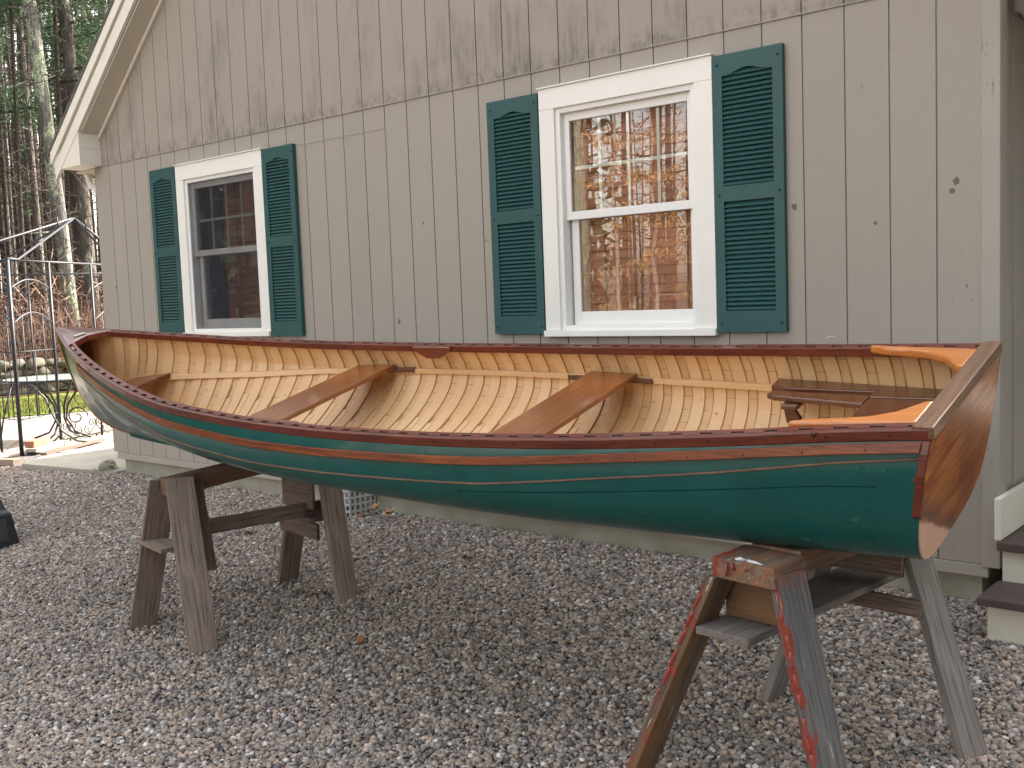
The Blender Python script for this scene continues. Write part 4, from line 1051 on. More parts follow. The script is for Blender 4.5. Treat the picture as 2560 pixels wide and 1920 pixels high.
def leaf(x, y, s, mat, label, rz, lift=.012, curl=.5):
    m = MB(); out = []; lobes = 5; n = 30
    for k in range(n):
        a = 2 * math.pi * k / n; r = s * (.55 + .45 * abs(math.cos(a * lobes / 2)) ** 1.5) * (1.25 if abs(a - math.pi) < .3 else 1); out.append((r * math.cos(a), r * math.sin(a) * .8))
    vs = [(0, 0, .002)] + [(a, b, curl * (a * a + b * b) / s * .6 + .2 * s * math.sin(3 * math.atan2(b, a)) * .4) for a, b in out]
    m.add(vs, [(0, k + 1, (k + 1) % n + 1) for k in range(n)], True); m.add([(-s * 1.1, 0, .005), (-s * 1.9, .1 * s, .008), (-s * 1.9, .1 * s + .002, .008)], [(0, 1, 2)])
    o = m.build("fallen_leaf", mat, fix=False); o.location = (x, y, gz(x, y) + lift); o.rotation_euler = (random.uniform(-.4, .4), random.uniform(-.4, .4), rz); tag(o, label, "leaf", "dry leaves fallen on the gravel"); return o
leaf(.55, -.75, .055, M_LEAF1, "rusty leaf on the gravel beyond the left sawhorse's stretcher", .4, .02)
leaf(1.02, -.07, .045, M_LEAF2, "tan curled leaf standing against the white crate's right side", 1.2, .05, 1.2)
leaf(.96, -.13, .035, M_LEAF1, "small dark rusty leaf lying at the foot of the white crate", 2.0)
leaf(1.20, -.10, .055, M_LEAF2, "largest tan leaf leaning on the foundation right of the crate", 2.6, .04, 1.0)
leaf(2.25, -.50, .050, M_LEAF2, "pale orange leaf alone on the gravel beneath the middle of the boat", .2)
leaf(2.62, -1.62, .032, M_LEAF1, "small orange leaf on the gravel right of the left sawhorse", 2.2)
leaf(4.55, -.16, .045, M_LEAF1, "dark brown leaf near the foundation behind the right sawhorse", .9)
rk = MB()
def rock_into(m, c, r, seed, sub=2, squash=.7, jag=.25):
    bm = bmesh.new(); bmesh.ops.create_icosphere(bm, subdivisions=sub, radius=1); rr = random.Random(seed); ph = [rr.uniform(0, 6) for _ in range(6)]
    sc = (r * rr.uniform(.8, 1.25), r * rr.uniform(.75, 1.1), r * squash * rr.uniform(.8, 1.2)); rz = rr.uniform(0, 6.28)
    vs = []
    for v in bm.verts:
        p = v.co; d = 1 + jag * (math.sin(2.3 * p.x + ph[0]) * math.sin(2.1 * p.y + ph[1]) + .6 * math.sin(4.1 * p.z + ph[2] + p.x * 2)) 
        q = V((p.x * d * sc[0], p.y * d * sc[1], p.z * d * sc[2])); vs.append((c[0] + q.x * math.cos(rz) - q.y * math.sin(rz), c[1] + q.x * math.sin(rz) + q.y * math.cos(rz), c[2] + q.z))
    m.add(vs, [tuple(v.index for v in f.verts) for f in bm.faces], True); bm.free()
rock_into(rk, (-2.53, -.02, .19), .105, 5, 3, .6); tag(rk.build("rock", M_ROCK), "mossy rock with orange leaves on it at the left foundation corner", "rock")
for k, (x, y, z) in enumerate(((-2.50, -.07, .262), (-2.575, -.06, .232), (-2.44, -.05, .235), (-2.60, -.12, .19))):
    o = leaf(x, y, .032, (M_LEAF2, M_LEAF1)[k % 2], ("orange leaf caught on top of the mossy corner rock", "rusty leaf on the left flank of the mossy corner rock", "orange leaf between the mossy rock and the foundation", "rusty leaf at the foot of the mossy corner rock")[k], k * 1.3); o.location.z = z
# dark green bin cut by the left edge
bn = thing("garden_bin", "dark green plastic tapered bin at the left edge of the gravel", "bin", (-1.15, -1.7, .02))
m = MB(); q0 = [(-.885, -1.575), (-.90, -1.85), (-1.35, -1.95), (-1.40, -1.55)]; q1 = [(-.935, -1.60), (-.95, -1.83), (-1.33, -1.92), (-1.36, -1.58)]; q2 = [(-.985, -1.61), (-1.0, -1.82), (-1.32, -1.90), (-1.34, -1.60)]; q3 = [(-1.10, -1.63), (-1.11, -1.81), (-1.30, -1.88), (-1.32, -1.62)]
m.sweep(None, [[(x, y, z) for x, y in q] for q, z in ((q0, .02), (q1, .255), (q2, .275), (q3, .42))]); m.build("body", M_BIN, bn, bevel=.012)
m = MB(); m.prism([(-.915, -1.84, .08), (-.915, -1.64, .08), (-.935, -1.65, .22), (-.935, -1.83, .22)], (.014, 0, 0)); m.build("hand_hold", M_DARKROOM, bn, bevel=.004)

# ------------------------------------------------------------------ patio, slab, lawn beyond the left corner
def poly_sheet(name, pts, z, mat, th=.0, kd="structure"):
    m = MB()
    if th: m.prism([(x, y, z - th) for x, y in pts], (0, 0, th))
    else: m.add([(x, y, z) for x, y in pts], [tuple(range(len(pts)))])
    o = m.build(name, mat, fix=bool(th)); kind(o, kd); return o
def paver_mat():
    n = NT("brick_pavers", .85)
    q = n.n.new("ShaderNodeTexBrick"); q.inputs["Scale"].default_value = 1; q.inputs["Brick Width"].default_value = .21; q.inputs["Row Height"].default_value = .105; q.inputs["Mortar Size"].default_value = .008
    q.inputs["Color1"].default_value = (.34, .27, .22, 1); q.inputs["Color2"].default_value = (.42, .35, .29, 1); q.inputs["Mortar"].default_value = (.12, .10, .08, 1)
    n.L(n.mp(rot=(0, 0, R(32))), q.inputs[0]); n.col(n.mix(n.ramp(n.noise(sc=2.5, det=5), [(.4, 0.), (.7, .6)]), q.outputs[0], (.30, .27, .22))); n.bump(q.outputs[1], -.3, .01); return n.m
poly_sheet("slab", [(-2.352, -.06), (-2.56, -.12), (-3.70, -.275), (-4.32, .42), (-3.3, 1.35), (-2.352, 1.5)], .190, M_SLAB, .08)
poly_sheet("patio", [(-4.335, .435), (-3.3, 1.365), (-2.47, 1.7), (-2.47, 6.0), (-7.6, 4.2), (-8.5, 1.9), (-8.3, -1.5), (-5.0, -.9), (-4.5, -.2)], .172, paver_mat(), .06)
o = tag(plank("timber_edging", (-6.4, -1.02, .155), (-3.93, -.215, .175), .10, .07, (.3, -1, 0), M_W1, None, .004), "long weathered timber edging between the gravel and the patio", "timber")
o = tag(plank("threshold_board", (-4.05, .10, .205), (-4.60, 1.02, .2), .07, .025, (1, .6, 0), M_W1B, None, .004), "dark red-brown board lying on the patio beside the brick", "board")
def grass_mat():
    n = NT("lawn_grass", .9, spec=.1); a = n.noise(sc=1.2, det=6); b = n.noise(sc=30, det=3)
    c = n.mix(n.ramp(a, [(.35, 0.), (.65, 1.)]), (.13, .17, .03), (.20, .19, .06)); c = n.mix(n.ramp(b, [(.4, .5), (.6, 0.)]), c, (.06, .08, .02)); n.col(c); n.bump(b, .8, .02); return n.m
M_GRASS = grass_mat()
poly_sheet("lawn", [(-7.55, 4.35), (-8.65, 1.9), (-8.6, -6), (-12.2, -6), (-12.2, 4.1), (-9.5, 8.5), (-4, 12), (-3, 6.3)], .176, M_GRASS)
def blades():
    m = MB(); r = random.Random(9)
    for k in range(15000):
        t = r.random(); y = r.uniform(-.5, 6.0); x = -8.65 - 3.4 * r.random() ** .9 + max(0, y - 1.9) * .45
        s = .055 * r.uniform(.6, 1.4); a = r.uniform(0, 6.28); dx, dy = math.cos(a) * .006, math.sin(a) * .006; lx, ly = r.uniform(-.02, .02), r.uniform(-.02, .02)
        m.add([(x - dx, y - dy, .175), (x + dx, y + dy, .175), (x + lx, y + ly, .175 + s)], [(0, 1, 2)])
    o = m.build("grass_tufts", M_GRASS, fix=False); kind(o, "stuff", "sunlit short grass beyond the patio")
blades()
def litter():
    n = NT("leaf_litter", .95, spec=.1); c = n.voro(sc=14, out="Color"); h = n.sep(c)[0]
    n.col(n.mix(n.ramp(n.noise(sc=.6, det=4), [(.4, 0.), (.6, .6)]), n.ramp(h, [(0, (.05, .032, .022)), (.4, (.13, .08, .05)), (.75, (.20, .12, .07)), (1, (.30, .19, .11))]), (.07, .055, .04))); n.bump(n.noise(sc=12, det=5), .8, .03); return n.m
M_LIT = litter()
poly_sheet("woodland_floor", [(-12.15, 4.2), (-12.15, -40), (-120, -60), (-120, 90), (60, 140), (30, 30), (8, 16), (-4, 12.1), (-9.5, 8.6)], .19, M_LIT)
poly_sheet("back_woodland_floor", [(-30, -8.6), (25, -8.6), (40, -60), (-60, -60)], -.46, M_LIT)

# dry stone wall: fieldstones stacked in courses
sw = MB(); r_ = random.Random(12)
for c_ in range(4):
    s = 0
    while s < 17:
        rr = r_.uniform(.10, .2); t = s / 17; x = -12.4 - 2.2 * (1 - t) * .6 + 1.6 * max(0, t - .4); y = -5 + 14 * t
        rock_into(sw, (x + r_.uniform(-.06, .06) + .03 * c_, y, .24 + c_ * .155 + r_.uniform(-.03, .03)), rr, r_.randint(0, 9999), 2, .62, .32); s += rr * 1.9
M_STONE = concrete("fieldstone", (.115, .105, .08)); tag(sw.build("stone_wall", M_STONE, fix=False), "mossy fieldstone wall beyond the lawn at the wood's edge", "wall")

# ------------------------------------------------------------------ iron gazebo frame
gzb = thing("gazebo_frame", "black iron gazebo frame with arched panels and sloping roof bars", "gazebo", (-5.6, 1.2, .17))
def bar(name, a, b, r, mat=M_IRON, n=6, parent=gzb): m = MB(); m.tube([a, b], r, n); return m.build(name, mat, parent)
pA, pB, pC = V((-4.43, .058, .17)), V((-4.80, .655, .17)), V((-4.905, .066, .17)); H_ = 2.155
dAD = V((-.53, .85, 0)); pD = pA + dAD * 2.25; pF = V((-6.55, -.35, .17)); pE = V((-7.75, 3.55, .17)); pG = V((-8.4, 1.3, .17)); apex = V((-6.22, 1.71, 2.76))
pB2, pD2 = pD - dAD * .72, pD
for p, r in ((pA, .022), (pB, .017), (pC, .014), (pD, .02), (pB2, .014), (pF, .02), (pE, .02), (pG, .02), (pE + V((.55, -.45, 0)), .014), (pG + V((.2, .7, 0)), .014)): bar("post", p, (p.x, p.y, H_ if p is not pB else H_ - .01), r)
def top(p, z=H_): return V((p.x, p.y, z))
for a, b in ((pA, pD), (pA, pF), (pD, pE), (pE, pG), (pG, pF)): bar("top_rail", top(a, H_ - .005), top(b, H_ - .005), .012)
def roofbar(p):
    t = top(p, H_ + .01); k = t.lerp(V((apex.x, apex.y, H_ + .03)), .13); m = MB(); m.tube([t, k, apex], .014, 6); m.build("roof_bar", M_IRON, gzb)
for p in (pA, pD, pF, pE, pG): roofbar(p)
for f, p in ((.28, pA), (.25, pD)): q = apex.lerp(top(p), f); bar("roof_hook", q, q + V((0, 0, .13)), .008)
def arch(a, b, z, rise, r=.009):
    m = MB(); m.tube([(a.x + (b.x - a.x) * t, a.y + (b.y - a.y) * t, z + rise * math.sin(math.pi * t)) for t in [k / 12 for k in range(13)]], r, 6); m.build("arch", M_IRON, gzb)
for a, b in ((pA, pB), (pC, pA), (pB2, pD2), (pE + V((.55, -.45, 0)), pE), (pG, pG + V((.2, .7, 0)))):
    arch(a, b, 1.86, .10); arch(a, b, 1.50, .12)
    for z in (.53, 1.22): bar("panel_rail", (a.x, a.y, z), (b.x, b.y, z), .006)
    for t in (.25, .5, .75):
        p = a.lerp(b, t); bar("panel_bar", (p.x, p.y, .53), (p.x, p.y, 1.62 if t != .5 else 1.22), .0055)
        if t != .5: m = MB(); m.tube([(p.x, p.y, 1.60), (p.x, p.y, 1.64), (p.x, p.y, 1.70)], [.004, .012, .001], 6); m.build("finial", M_IRON, gzb)
def spiral(c, u, r0, turns, th0, sgn=1, n=30):
    c = V(c); u = V(u).normalized(); P = []
    for k in range(n + 1):
        t = k / n; a = th0 + sgn * turns * 2 * math.pi * t; r = r0 * (1 - .82 * t); P.append(c + u * (r * math.cos(a)) + V((0, 0, r * math.sin(a))))
    return P
# scrolled border on the patio, between table and house
sb = thing("scroll_border", "low black iron border of linked scrolls standing on the patio", "garden border", (-5.5, 1.4, .17))
e0, e1 = V((-5.02, .78, 0)), V((-5.80, 2.55, 0)); du = (e1 - e0).normalized()
bar("base_rail", (e0.x, e0.y, .20), (e1.x, e1.y, .20), .008, parent=sb)
k = 0.12
while k < 1.75:
    p = e0 + du * k
    for sg in (1, -1):
        m = MB(); cc = p + V((0, 0, .335)) + du * (sg * .062); P = spiral(cc, du * sg, .055, 1.25, math.pi * .9, -1); q = [p + du * (sg * .17) + V((0, 0, .205)), p + du * (sg * .09) + V((0, 0, .225)), p + du * (sg * .02) + V((0, 0, .28))]
        m.tube(q[:2] + [p + du * (sg * .012) + V((0, 0, .30))] + P, .0065, 6); m.build("scroll", M_IRON, sb)
        m = MB(); m.tube(spiral(p + du * (sg * .15) + V((0, 0, .262)), du * -sg, .052, 1.2, math.pi * .5, 1), .0055, 6); m.build("scroll", M_IRON, sb)
    bar("stake", p + V((0, 0, .17)), p + V((0, 0, .21)), .008, parent=sb); k += .44
bar("threshold", (-4.40, .10, .19), (-3.95, .35, .185), .010)
# round glass table
tb = thing("patio_table", "round frosted glass patio table with curved iron legs behind the gazebo post", "table", (-5.35, .95, .17))
cx, cy = -5.42, .98
m = MB(); n = 40; m.add([(cx + .58 * math.cos(2 * math.pi * k / n), cy + .58 * math.sin(2 * math.pi * k / n), z) for z in (.865, .878) for k in range(n)], [tuple(range(n - 1, -1, -1)), tuple(range(n, 2 * n))] + [(k, (k + 1) % n, n + (k + 1) % n, n + k) for k in range(n)]); m.build("table_top", M_TGLASS, tb)
m = MB(); m.tube([(cx + .58 * math.cos(2 * math.pi * k / n), cy + .58 * math.sin(2 * math.pi * k / n), .862) for k in range(n + 1)], .013, 6); m.build("rim", M_IRON, tb)
for a in (.6, 2.2, 3.75, 5.3):
    ca, sa = math.cos(a), math.sin(a); m = MB(); m.tube([(cx + ca * .38, cy + sa * .38, .86), (cx + ca * .25, cy + sa * .25, .78), (cx + ca * .08, cy + sa * .08, .55), (cx + ca * .06, cy + sa * .06, .40), (cx + ca * .16, cy + sa * .16, .24), (cx + ca * .34, cy + sa * .34, .18)], .013, 6); m.build("leg", M_IRON, tb)
m = MB(); m.tube(spiral((cx + .16, cy + .1, .42), (.6, .8, 0), .12, 1.3, 0), .009, 6); m.build("scroll", M_IRON, tb)
ch = thing("patio_chair", "black iron patio chair seen as a curved side beside the table", "chair", (-4.85, .45, .17))
m = MB(); m.tube([(-4.93, .32, .86), (-4.83, .40, .84), (-4.77, .50, .70), (-4.74, .56, .5), (-4.70, .62, .34), (-4.62, .74, .22), (-4.50, .90, .19)], .011, 6); m.build("side_frame", M_IRON, ch)
m = MB(); m.tube([(-4.88, .60, .185), (-4.84, .56, .20), (-4.72, .62, .30), (-4.70, .60, .42)], .009, 6); m.build("rear_leg", M_IRON, ch)
m = MB(); m.tube([(-5.15, .15, .185), (-5.12, .2, .5), (-5.05, .28, .86)], .010, 6); m.build("rear_leg", M_IRON, ch)
m = MB(); m.tube([(-4.93, .32, .86), (-5.05, .28, .86), (-5.2, .05, .86), (-4.98, -.02, .86)], .010, 6); m.build("back_rail", M_IRON, ch)
# brick on a board at the foot of the gazebo post
bd = MB(); q = [(-4.36, .19), (-4.42, .10), (-4.83, .60), (-4.75, .72)]
bdo = plank("concrete_board", (-4.375, .125, .205), (-4.765, .665, .205), .11, .055, (.8, .6, 0), M_BOARD, None, .004); tag(bdo, "pale flat block lying at the foot of the gazebo post", "board")
bko = plank("brick", (-4.445, .145, .268), (-4.645, .415, .268), .10, .068, (.8, .6, 0), M_BRICK, None, .006); tag(bko, "single red brick resting on the pale block", "brick")

# ------------------------------------------------------------------ trees
def bark(name, c1, c2, lichen=None, th=.5):
    n = NT(name, .95, spec=.1); a = n.noise(n.mp((5, 5, 1.1)), 3, 6, .65, .6); v = n.voro(n.mp((9, 9, 2)), 2.2)
    c = n.mix(n.ramp(a, [(.35, 0.), (.65, 1.)]), c1, c2); c = n.mix(n.ramp(v, [(.0, .7), (.35, 0.)]), c, tuple(x * .35 for x in c1))
    if lichen:
        l = n.noise(n.mp((1, 1, .5)), 2.1, 7, .72); c = n.mix(n.math('MULTIPLY', n.ramp(l, [(th, 0.), (th + .04, 1.)]), n.ramp(n.noise(sc=26, det=3), [(.42, 0.), (.5, 1.)])), c, lichen)
    n.col(c); n.bump(n.math('ADD', v, a), .9, .03); return n.m
M_BKL = bark("lichen_bark", (.095, .09, .085), (.17, .16, .15), (.34, .38, .26), .455)
M_BKG = bark("grey_bark", (.075, .066, .06), (.15, .132, .12), (.33, .35, .29), .57)
M_BKD = bark("dark_pine_bark", (.048, .039, .035), (.10, .082, .073))
M_BKB = bark("smooth_beech_bark", (.30, .26, .20), (.42, .37, .29), (.22, .20, .15), .58)
def leafm(name, c1, c2, tr=.35, rough=.6):
    m = D.materials.new(name); m.use_nodes = True; t = m.node_tree; t.nodes.clear(); o = t.nodes.new("ShaderNodeOutputMaterial"); mx = t.nodes.new("ShaderNodeMixShader"); mx.inputs[0].default_value = tr
    d = t.nodes.new("ShaderNodeBsdfPrincipled"); d.inputs["Roughness"].default_value = rough; tl = t.nodes.new("ShaderNodeBsdfTranslucent"); g = t.nodes.new("ShaderNodeNewGeometry"); rp = t.nodes.new("ShaderNodeValToRGB")
    rp.color_ramp.elements[0].color = (*c1, 1); rp.color_ramp.elements[1].color = (*c2, 1); t.links.new(g.outputs["Random Per Island"], rp.inputs[0]); t.links.new(rp.outputs[0], d.inputs["Base Color"]); t.links.new(rp.outputs[0], tl.inputs[0])
    t.links.new(d.outputs[0], mx.inputs[1]); t.links.new(tl.outputs[0], mx.inputs[2]); t.links.new(mx.outputs[0], o.inputs[0]); return m
M_NEED = leafm("pine_needles", (.025, .055, .030), (.07, .12, .05)); M_GOLD = leafm("golden_leaves", (.50, .27, .09), (.80, .52, .20), .4); M_TWIG = leafm("bare_twigs", (.10, .06, .045), (.30, .19, .13), .0, .9); M_RUSSET = leafm("russet_leaves", (.22, .10, .05), (.42, .22, .11), .3)
M_BRAM = leafm("bramble_canes", (.055, .032, .024), (.16, .085, .055), 0, .9)
def trunk(m, base, top_, r0, r1, seed, n=12, segs=14, wob=.05):
    rr = random.Random(seed); base, top_ = V(base), V(top_); P = []; Rr = []; a1, a2 = rr.uniform(0, 6), rr.uniform(0, 6)
    for k in range(segs + 1):
        t = k / segs; P.append(base.lerp(top_, t) + V((math.sin(t * 5 + a1), math.cos(t * 4 + a2), 0)) * wob); Rr.append((r0 * (1 + .35 * math.exp(-t * 22)) * (1 - t) + r1 * t) * (1 + .04 * math.sin(k * 2.1 + a1)))
    m.tube(P, Rr, n); return P
def clump(m, c, rad, n, rr, sz=.10, up=.0, wr=.07):
    for _ in range(n):
        d = V((rr.gauss(0, 1), rr.gauss(0, 1), rr.gauss(0, .6))); d = d.normalized() * rad * rr.random() ** .5; p = V(c) + d
        a = V((rr.gauss(0, 1), rr.gauss(0, 1), rr.gauss(0, .7) + up)).normalized(); b = a.orthogonal().normalized(); b = (b * math.cos(rr.uniform(0, 6)) + a.cross(b) * math.sin(rr.uniform(0, 6))) * sz * wr
        m.add([p, p + a * sz * .5 + b, p + a * sz, p + a * sz * .5 - b], [(0, 1, 2, 3)])
def tree(name, label, cat, base, top_, r0, r1, bk, seed, crown=None, group=None, dead=6):
    rr = random.Random(seed); o = thing(name, label, cat, base, group); m = MB(); P = trunk(m, base, top_, r0, r1, seed)
    for k in range(dead):
        t = rr.uniform(.15, .9); p = P[int(t * (len(P) - 1))]; a = rr.uniform(0, 6.28); l = rr.uniform(.5, 1.6); e = p + V((math.cos(a) * l, math.sin(a) * l, rr.uniform(-.3, .5) * l)); mid = p.lerp(e, .5) + V((0, 0, rr.uniform(-.12, .12))); m.tube([p, mid, e], [r0 * .12, r0 * .08, .004], 4)
    m.build("trunk", bk, o)
    if crown:
        z0, z1, rad, nb, ncl, sz, mat = crown; f = MB(); lm = MB()
        for k in range(nb):
            t = k / nb; z = z0 + (z1 - z0) * t; tt = (z - base[2]) / (top_[2] - base[2]); p = V(base).lerp(V(top_), min(1, tt)); a = rr.uniform(0, 6.28); l = rad * (1 - .65 * t) * rr.uniform(.6, 1.1); e = p + V((math.cos(a) * l, math.sin(a) * l, rr.uniform(-.15, .25) * l)); lm.tube([p, p.lerp(e, .5) + V((0, 0, .1)), e], [.03, .02, .006], 4)
            for q in range(5):
                c = p.lerp(e, .35 + .16 * q) + V((rr.gauss(0, .12), rr.gauss(0, .12), rr.gauss(0, .08))); clump(f, c, .30 * rad / 1.6, int(ncl * 1.8), rr, sz * .85)
        lm.build("limb", bk, o); f.build("crown", mat, o, fix=False)
    return o
GT = "trees of the wood beyond the lawn"
tree("pine_tree", "thickest lichen-covered pine trunk leaning left behind the gazebo", "tree", (-15.2, 6.15, .15), (-15.55, 5.45, 15), .15, .12, M_BKL, 1, (9.5, 15, 2.2, 14, 60, .22, M_NEED), GT)
tree("pine_tree", "straight grey pine trunk just right of the lichen-covered one", "tree", (-15.95, 7.0, .15), (-16.2, 6.75, 16), .145, .12, M_BKG, 2, (6.6, 15, 2.4, 26, 70, .22, M_NEED), GT, 9)
tree("pine_tree", "narrower grey trunk between the two largest trunks", "tree", (-20.6, 8.2, .15), (-20.9, 8.0, 18), .10, .07, M_BKG, 3, (8.2, 17, 2.4, 22, 60, .24, M_NEED), GT)
tree("pine_tree", "slender grey trunk leaning left at the photo's left edge", "tree", (-14.6, 4.25, .15), (-16.0, 3.6, 9.5), .06, .035, M_BKG, 4, None, GT)
tree("pine_tree", "dark trunk with pine foliage beside the house's eave", "tree", (-22, 10.1, .15), (-22.4, 9.7, 18), .19, .12, M_BKD, 5, (7.6, 17, 3.2, 30, 80, .26, M_NEED), GT, 10)
lab = ["dark slim pine trunk with bare dead side branches deep in the wood", ]
r_ = random.Random(77)
for k in range(40):
    az = R(-40.46 - r_.uniform(13, 38) if k % 3 else -40.46 - r_.uniform(20.5, 28)); d = r_.uniform(23, 46); x, y = 6.2 + d * math.sin(az), -4.69 + d * math.cos(az)
    if x > -13 and y < 9: continue
    lx, ly = r_.uniform(-.8, .8), r_.uniform(-.6, .6); h = r_.uniform(11, 18); rad = r_.uniform(.045, .13)
    cr_ = (h * r_.uniform(.42, .6), h, 2.2, 12, 34, .30, M_NEED) if k % 2 else None
    tree("pine_tree", "slim dark trunk with dead side branches standing deep in the wood", "tree", (x, y, .15), (x + lx, y + ly, h), rad, rad * .5, (M_BKD, M_BKD, M_BKG)[k % 3], 100 + k, cr_, "slim trunks deep in the wood", 7)
# far wood mass, twigs and brush: nobody could count these
def wood_mass():
    m = MB(); r = random.Random(5); f = MB(); b = MB()
    for k in range(560):
        az = R(-40.46 - r.uniform(8, 42)); d = r.uniform(38, 75); x, y = 6.2 + d * math.sin(az), -4.69 + d * math.cos(az); h = r.uniform(9, 20); rad = r.uniform(.04, .16)
        m.tube([(x, y, .1), (x + r.uniform(-.5, .5), y, h * .5), (x + r.uniform(-1, 1), y, h)], [rad, rad * .8, rad * .4], 5)
        for q in range(3):
            p = V((x, y, r.uniform(1.5, h))); a = r.uniform(0, 6.28); l = r.uniform(.8, 2.5); m.tube([p, p + V((math.cos(a) * l, math.sin(a) * l, r.uniform(-.4, .6)))], [.02, .006], 3)
    for k in range(420):
        az = R(-40.46 - r.uniform(8, 42)); d = r.uniform(30, 75); x, y = 6.2 + d * math.sin(az), -4.69 + d * math.cos(az); z = 2.5 + 15 * r.random() ** .8
        clump(f, (x, y, z), r.uniform(.8, 1.8), 26, r, .42)
    for k in range(900):
        az = R(-40.46 - r.uniform(8, 42)); d = r.uniform(22, 60); x, y = 6.2 + d * math.sin(az), -4.69 + d * math.cos(az); clump(b, (x, y, r.uniform(.2, 2.6)), r.uniform(.5, 1.2), 24, r, .5, .4, .02)
    kind(m.build("far_woodland", M_BKD, fix=False), "stuff", "far wood of thin dark trunks"); kind(f.build("far_pine_foliage", M_NEED, fix=False), "stuff", "green pine foliage of the far wood"); kind(b.build("woodland_brush", M_TWIG, fix=False), "stuff", "brown twiggy undergrowth of the wood")
wood_mass()
def twigs():
    m = MB(); r = random.Random(88)
    for k in range(5200):
        az = R(-40.46 - r.uniform(14, 36)); d = r.uniform(21, 44); x, y = 6.2 + d * math.sin(az), -4.69 + d * math.cos(az)
        if x > -13.5: continue
        p = V((x, y, r.uniform(.6, 11))); a = r.uniform(0, 6.28); l = r.uniform(.4, 1.6); e = p + V((math.cos(a) * l, math.sin(a) * l, r.uniform(-.5, .7))); m.tube([p, p.lerp(e, .5) + V((0, 0, r.uniform(-.1, .1))), e], [.011, .007, .003], 3, False)
    kind(m.build("dead_twigs", M_BKD, fix=False), "stuff", "tangle of bare dead twigs in the wood")
twigs()
def brush():
    m = MB(); r = random.Random(15)
    for k in range(3500):
        t = r.random(); x = -13.2 - r.random() * 3.0; y = -4 + 15 * t; p = V((x, y, .2)); h = r.uniform(.5, 1.75); q = p + V((r.gauss(0, .35), r.gauss(0, .35), h)); e = q + V((r.gauss(0, .45), r.gauss(0, .45), r.uniform(-.4, .25))); m.tube([p, q, e], [.006, .004, .002], 3, False)
    for k in range(150): clump(m, (-13.4 - r.random() * 2.6, -4 + 15 * r.random(), r.uniform(.9, 1.9)), .45, 60, r, .12, 0, .10)
    kind(m.build("bramble_thicket", M_BRAM, fix=False), "stuff", "tangled reddish-brown brambles behind the stone wall")
brush()
# yard trees behind the viewpoint, seen only as reflections in the window panes
def gold_tree(base, h, seed, label):
    r = random.Random(seed); o = thing("beech_sapling", label, "tree", base, "trees mirrored in the window panes"); m = MB(); b = V(base); f = MB()
    P = [b + V((r.gauss(0, .015) * k, r.gauss(0, .015) * k, h * k / 8)) for k in range(9)]; m.tube(P, [.05 * (1 - k / 9.5) + .008 for k in range(9)], 8)
    for k in range(26):
        t = r.uniform(.18, 1); p = P[int(t * 8)]; a = r.uniform(0, 6.28); l = r.uniform(.7, 1.5) * (1.15 - t * .6); e = p + V((math.cos(a) * l, math.sin(a) * l, r.uniform(-.1, .5) * l)); m.tube([p, p.lerp(e, .5), e], [.014, .009, .003], 4)
        for q in range(34):
            c = p.lerp(e, r.uniform(.15, 1.05)) + V((r.gauss(0, .09), r.gauss(0, .09), r.gauss(0, .07))); d = V((r.gauss(0, .5), r.gauss(0, .5), -1 + r.gauss(0, .35))).normalized(); s = r.uniform(.06, .115); w_ = d.orthogonal().normalized(); w_ = (w_ * math.cos(r.uniform(0, 6)) + d.cross(w_) * math.sin(r.uniform(0, 6))) * s * .23
            f.add([c, c + d * s * .5 + w_, c + d * s, c + d * s * .5 - w_], [(0, 1, 2, 3)])
    m.build("trunk", M_BKB, o); f.build("crown", M_GOLD, o, fix=False)
gold_tree((-3.4, -10.3, -.4), 5.2, 21, "golden-leaved sapling mirrored in the nearer window's middle panes")
gold_tree((-1.7, -9.4, -.4), 4.6, 22, "golden-leaved sapling mirrored at the nearer window's right edge")
gold_tree((-5.3, -12.0, -.4), 6.4, 23, "tall golden sapling mirrored at the nearer window's left edge")
gold_tree((-3.0, -13.0, -.4), 6.0, 24, "farther golden sapling mirrored behind the others")
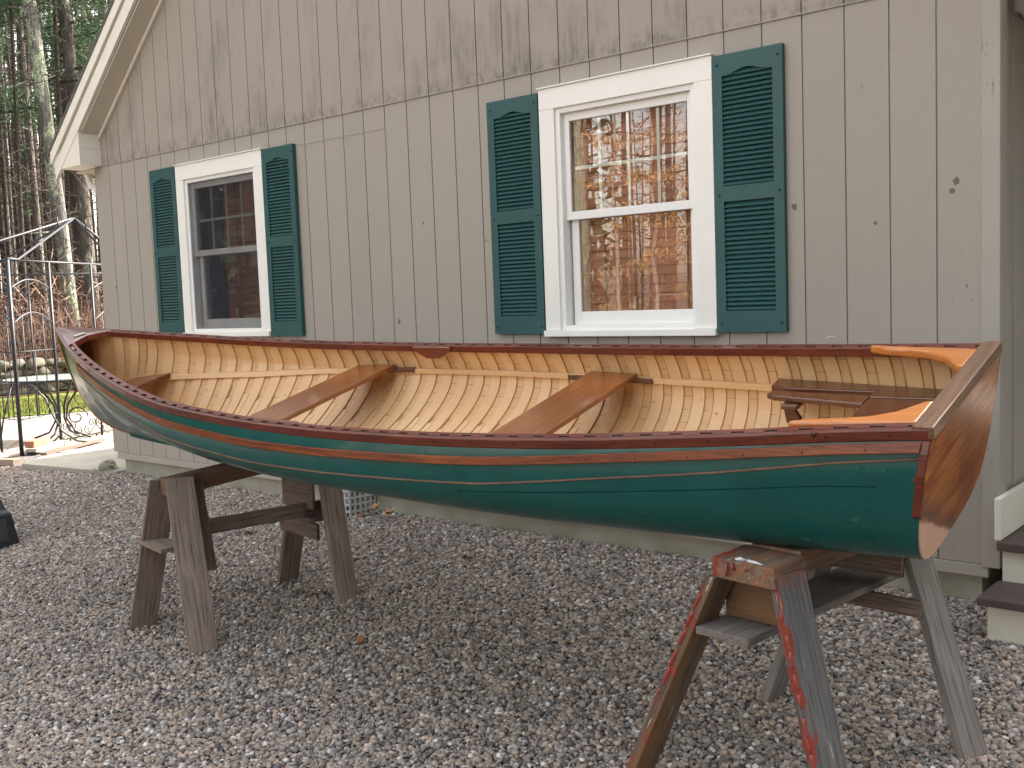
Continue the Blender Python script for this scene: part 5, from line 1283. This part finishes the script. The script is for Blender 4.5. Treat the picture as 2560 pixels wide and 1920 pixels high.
for k, (x, y, r0, h) in enumerate(((-7.1, -13.2, .20, 15), (-6.0, -14.5, .16, 14), (-2.6, -17, .15, 15), (-9.5, -11, .18, 15), (-0.5, -19, .14, 14), (-12, -9, .17, 14), (-5.0, -20, .2, 16), (2.5, -15, .16, 14), (6.5, -17, .18, 15))):
    tree("hardwood_tree", "bare pale trunk mirrored in the window panes", "tree", (x, y, -.45), (x + .3, y - .2, h), r0, .06, M_BKB if k < 1 else M_BKD, 300 + k, (4.0, h, 2.6, 22, 12, .16, M_RUSSET), "bare trees mirrored in the window panes", 12)
def back_mass():
    m = MB(); r = random.Random(35); f = MB()
    for k in range(150):
        x = r.uniform(-45, 26); d = r.uniform(20, 48); y = -4 - d; h = r.uniform(7, 17); rad = r.uniform(.05, .16); m.tube([(x, y, -.5), (x + r.uniform(-.5, .5), y, h)], [rad, rad * .4], 5)
        for q in range(10):
            p = V((x, y, r.uniform(1.5, h))); a = r.uniform(0, 6.28); l = r.uniform(.8, 2.6); m.tube([p, p + V((math.cos(a) * l, math.sin(a) * l, r.uniform(-.2, .9)))], [.025, .006], 3)
    for k in range(1100): clump(f, (r.uniform(-45, 26), -4 - r.uniform(16, 46), r.uniform(-.2, 4.6) if k % 3 else r.uniform(2, 10)), r.uniform(.7, 1.6), 22, r, .40)
    kind(m.build("back_woodland", M_BKD, fix=False), "stuff", "bare wood mirrored in the windows"); kind(f.build("back_brush", M_RUSSET, fix=False), "stuff", "russet undergrowth mirrored in the windows")
back_mass()
def flank():  # unseen pines added on both sides to cut sky light and deepen shade
    m = MB(); r = random.Random(51); f = MB()
    for k in range(150):
        x, y = (r.uniform(13, 32), r.uniform(-26, 2)) if k % 2 else (r.uniform(-30, -11), r.uniform(-24, -4)); h = r.uniform(9, 16); m.tube([(x, y, -.5), (x, y, h)], [.16, .05], 5)
        for q in range(13): z = h * (.15 + .065 * q); clump(f, (x + r.gauss(0, .5), y + r.gauss(0, .5), z), 1.9 - .1 * q, 30, r, .7, 0, .2)
    kind(m.build("added_flank_pines", M_BKD, fix=False), "stuff", "unseen pines added beside the yard to block side light"); kind(f.build("added_flank_foliage", M_NEED, fix=False), "stuff", "foliage of the unseen pines added to block side light")
flank()
print("scene done", len(S.objects))
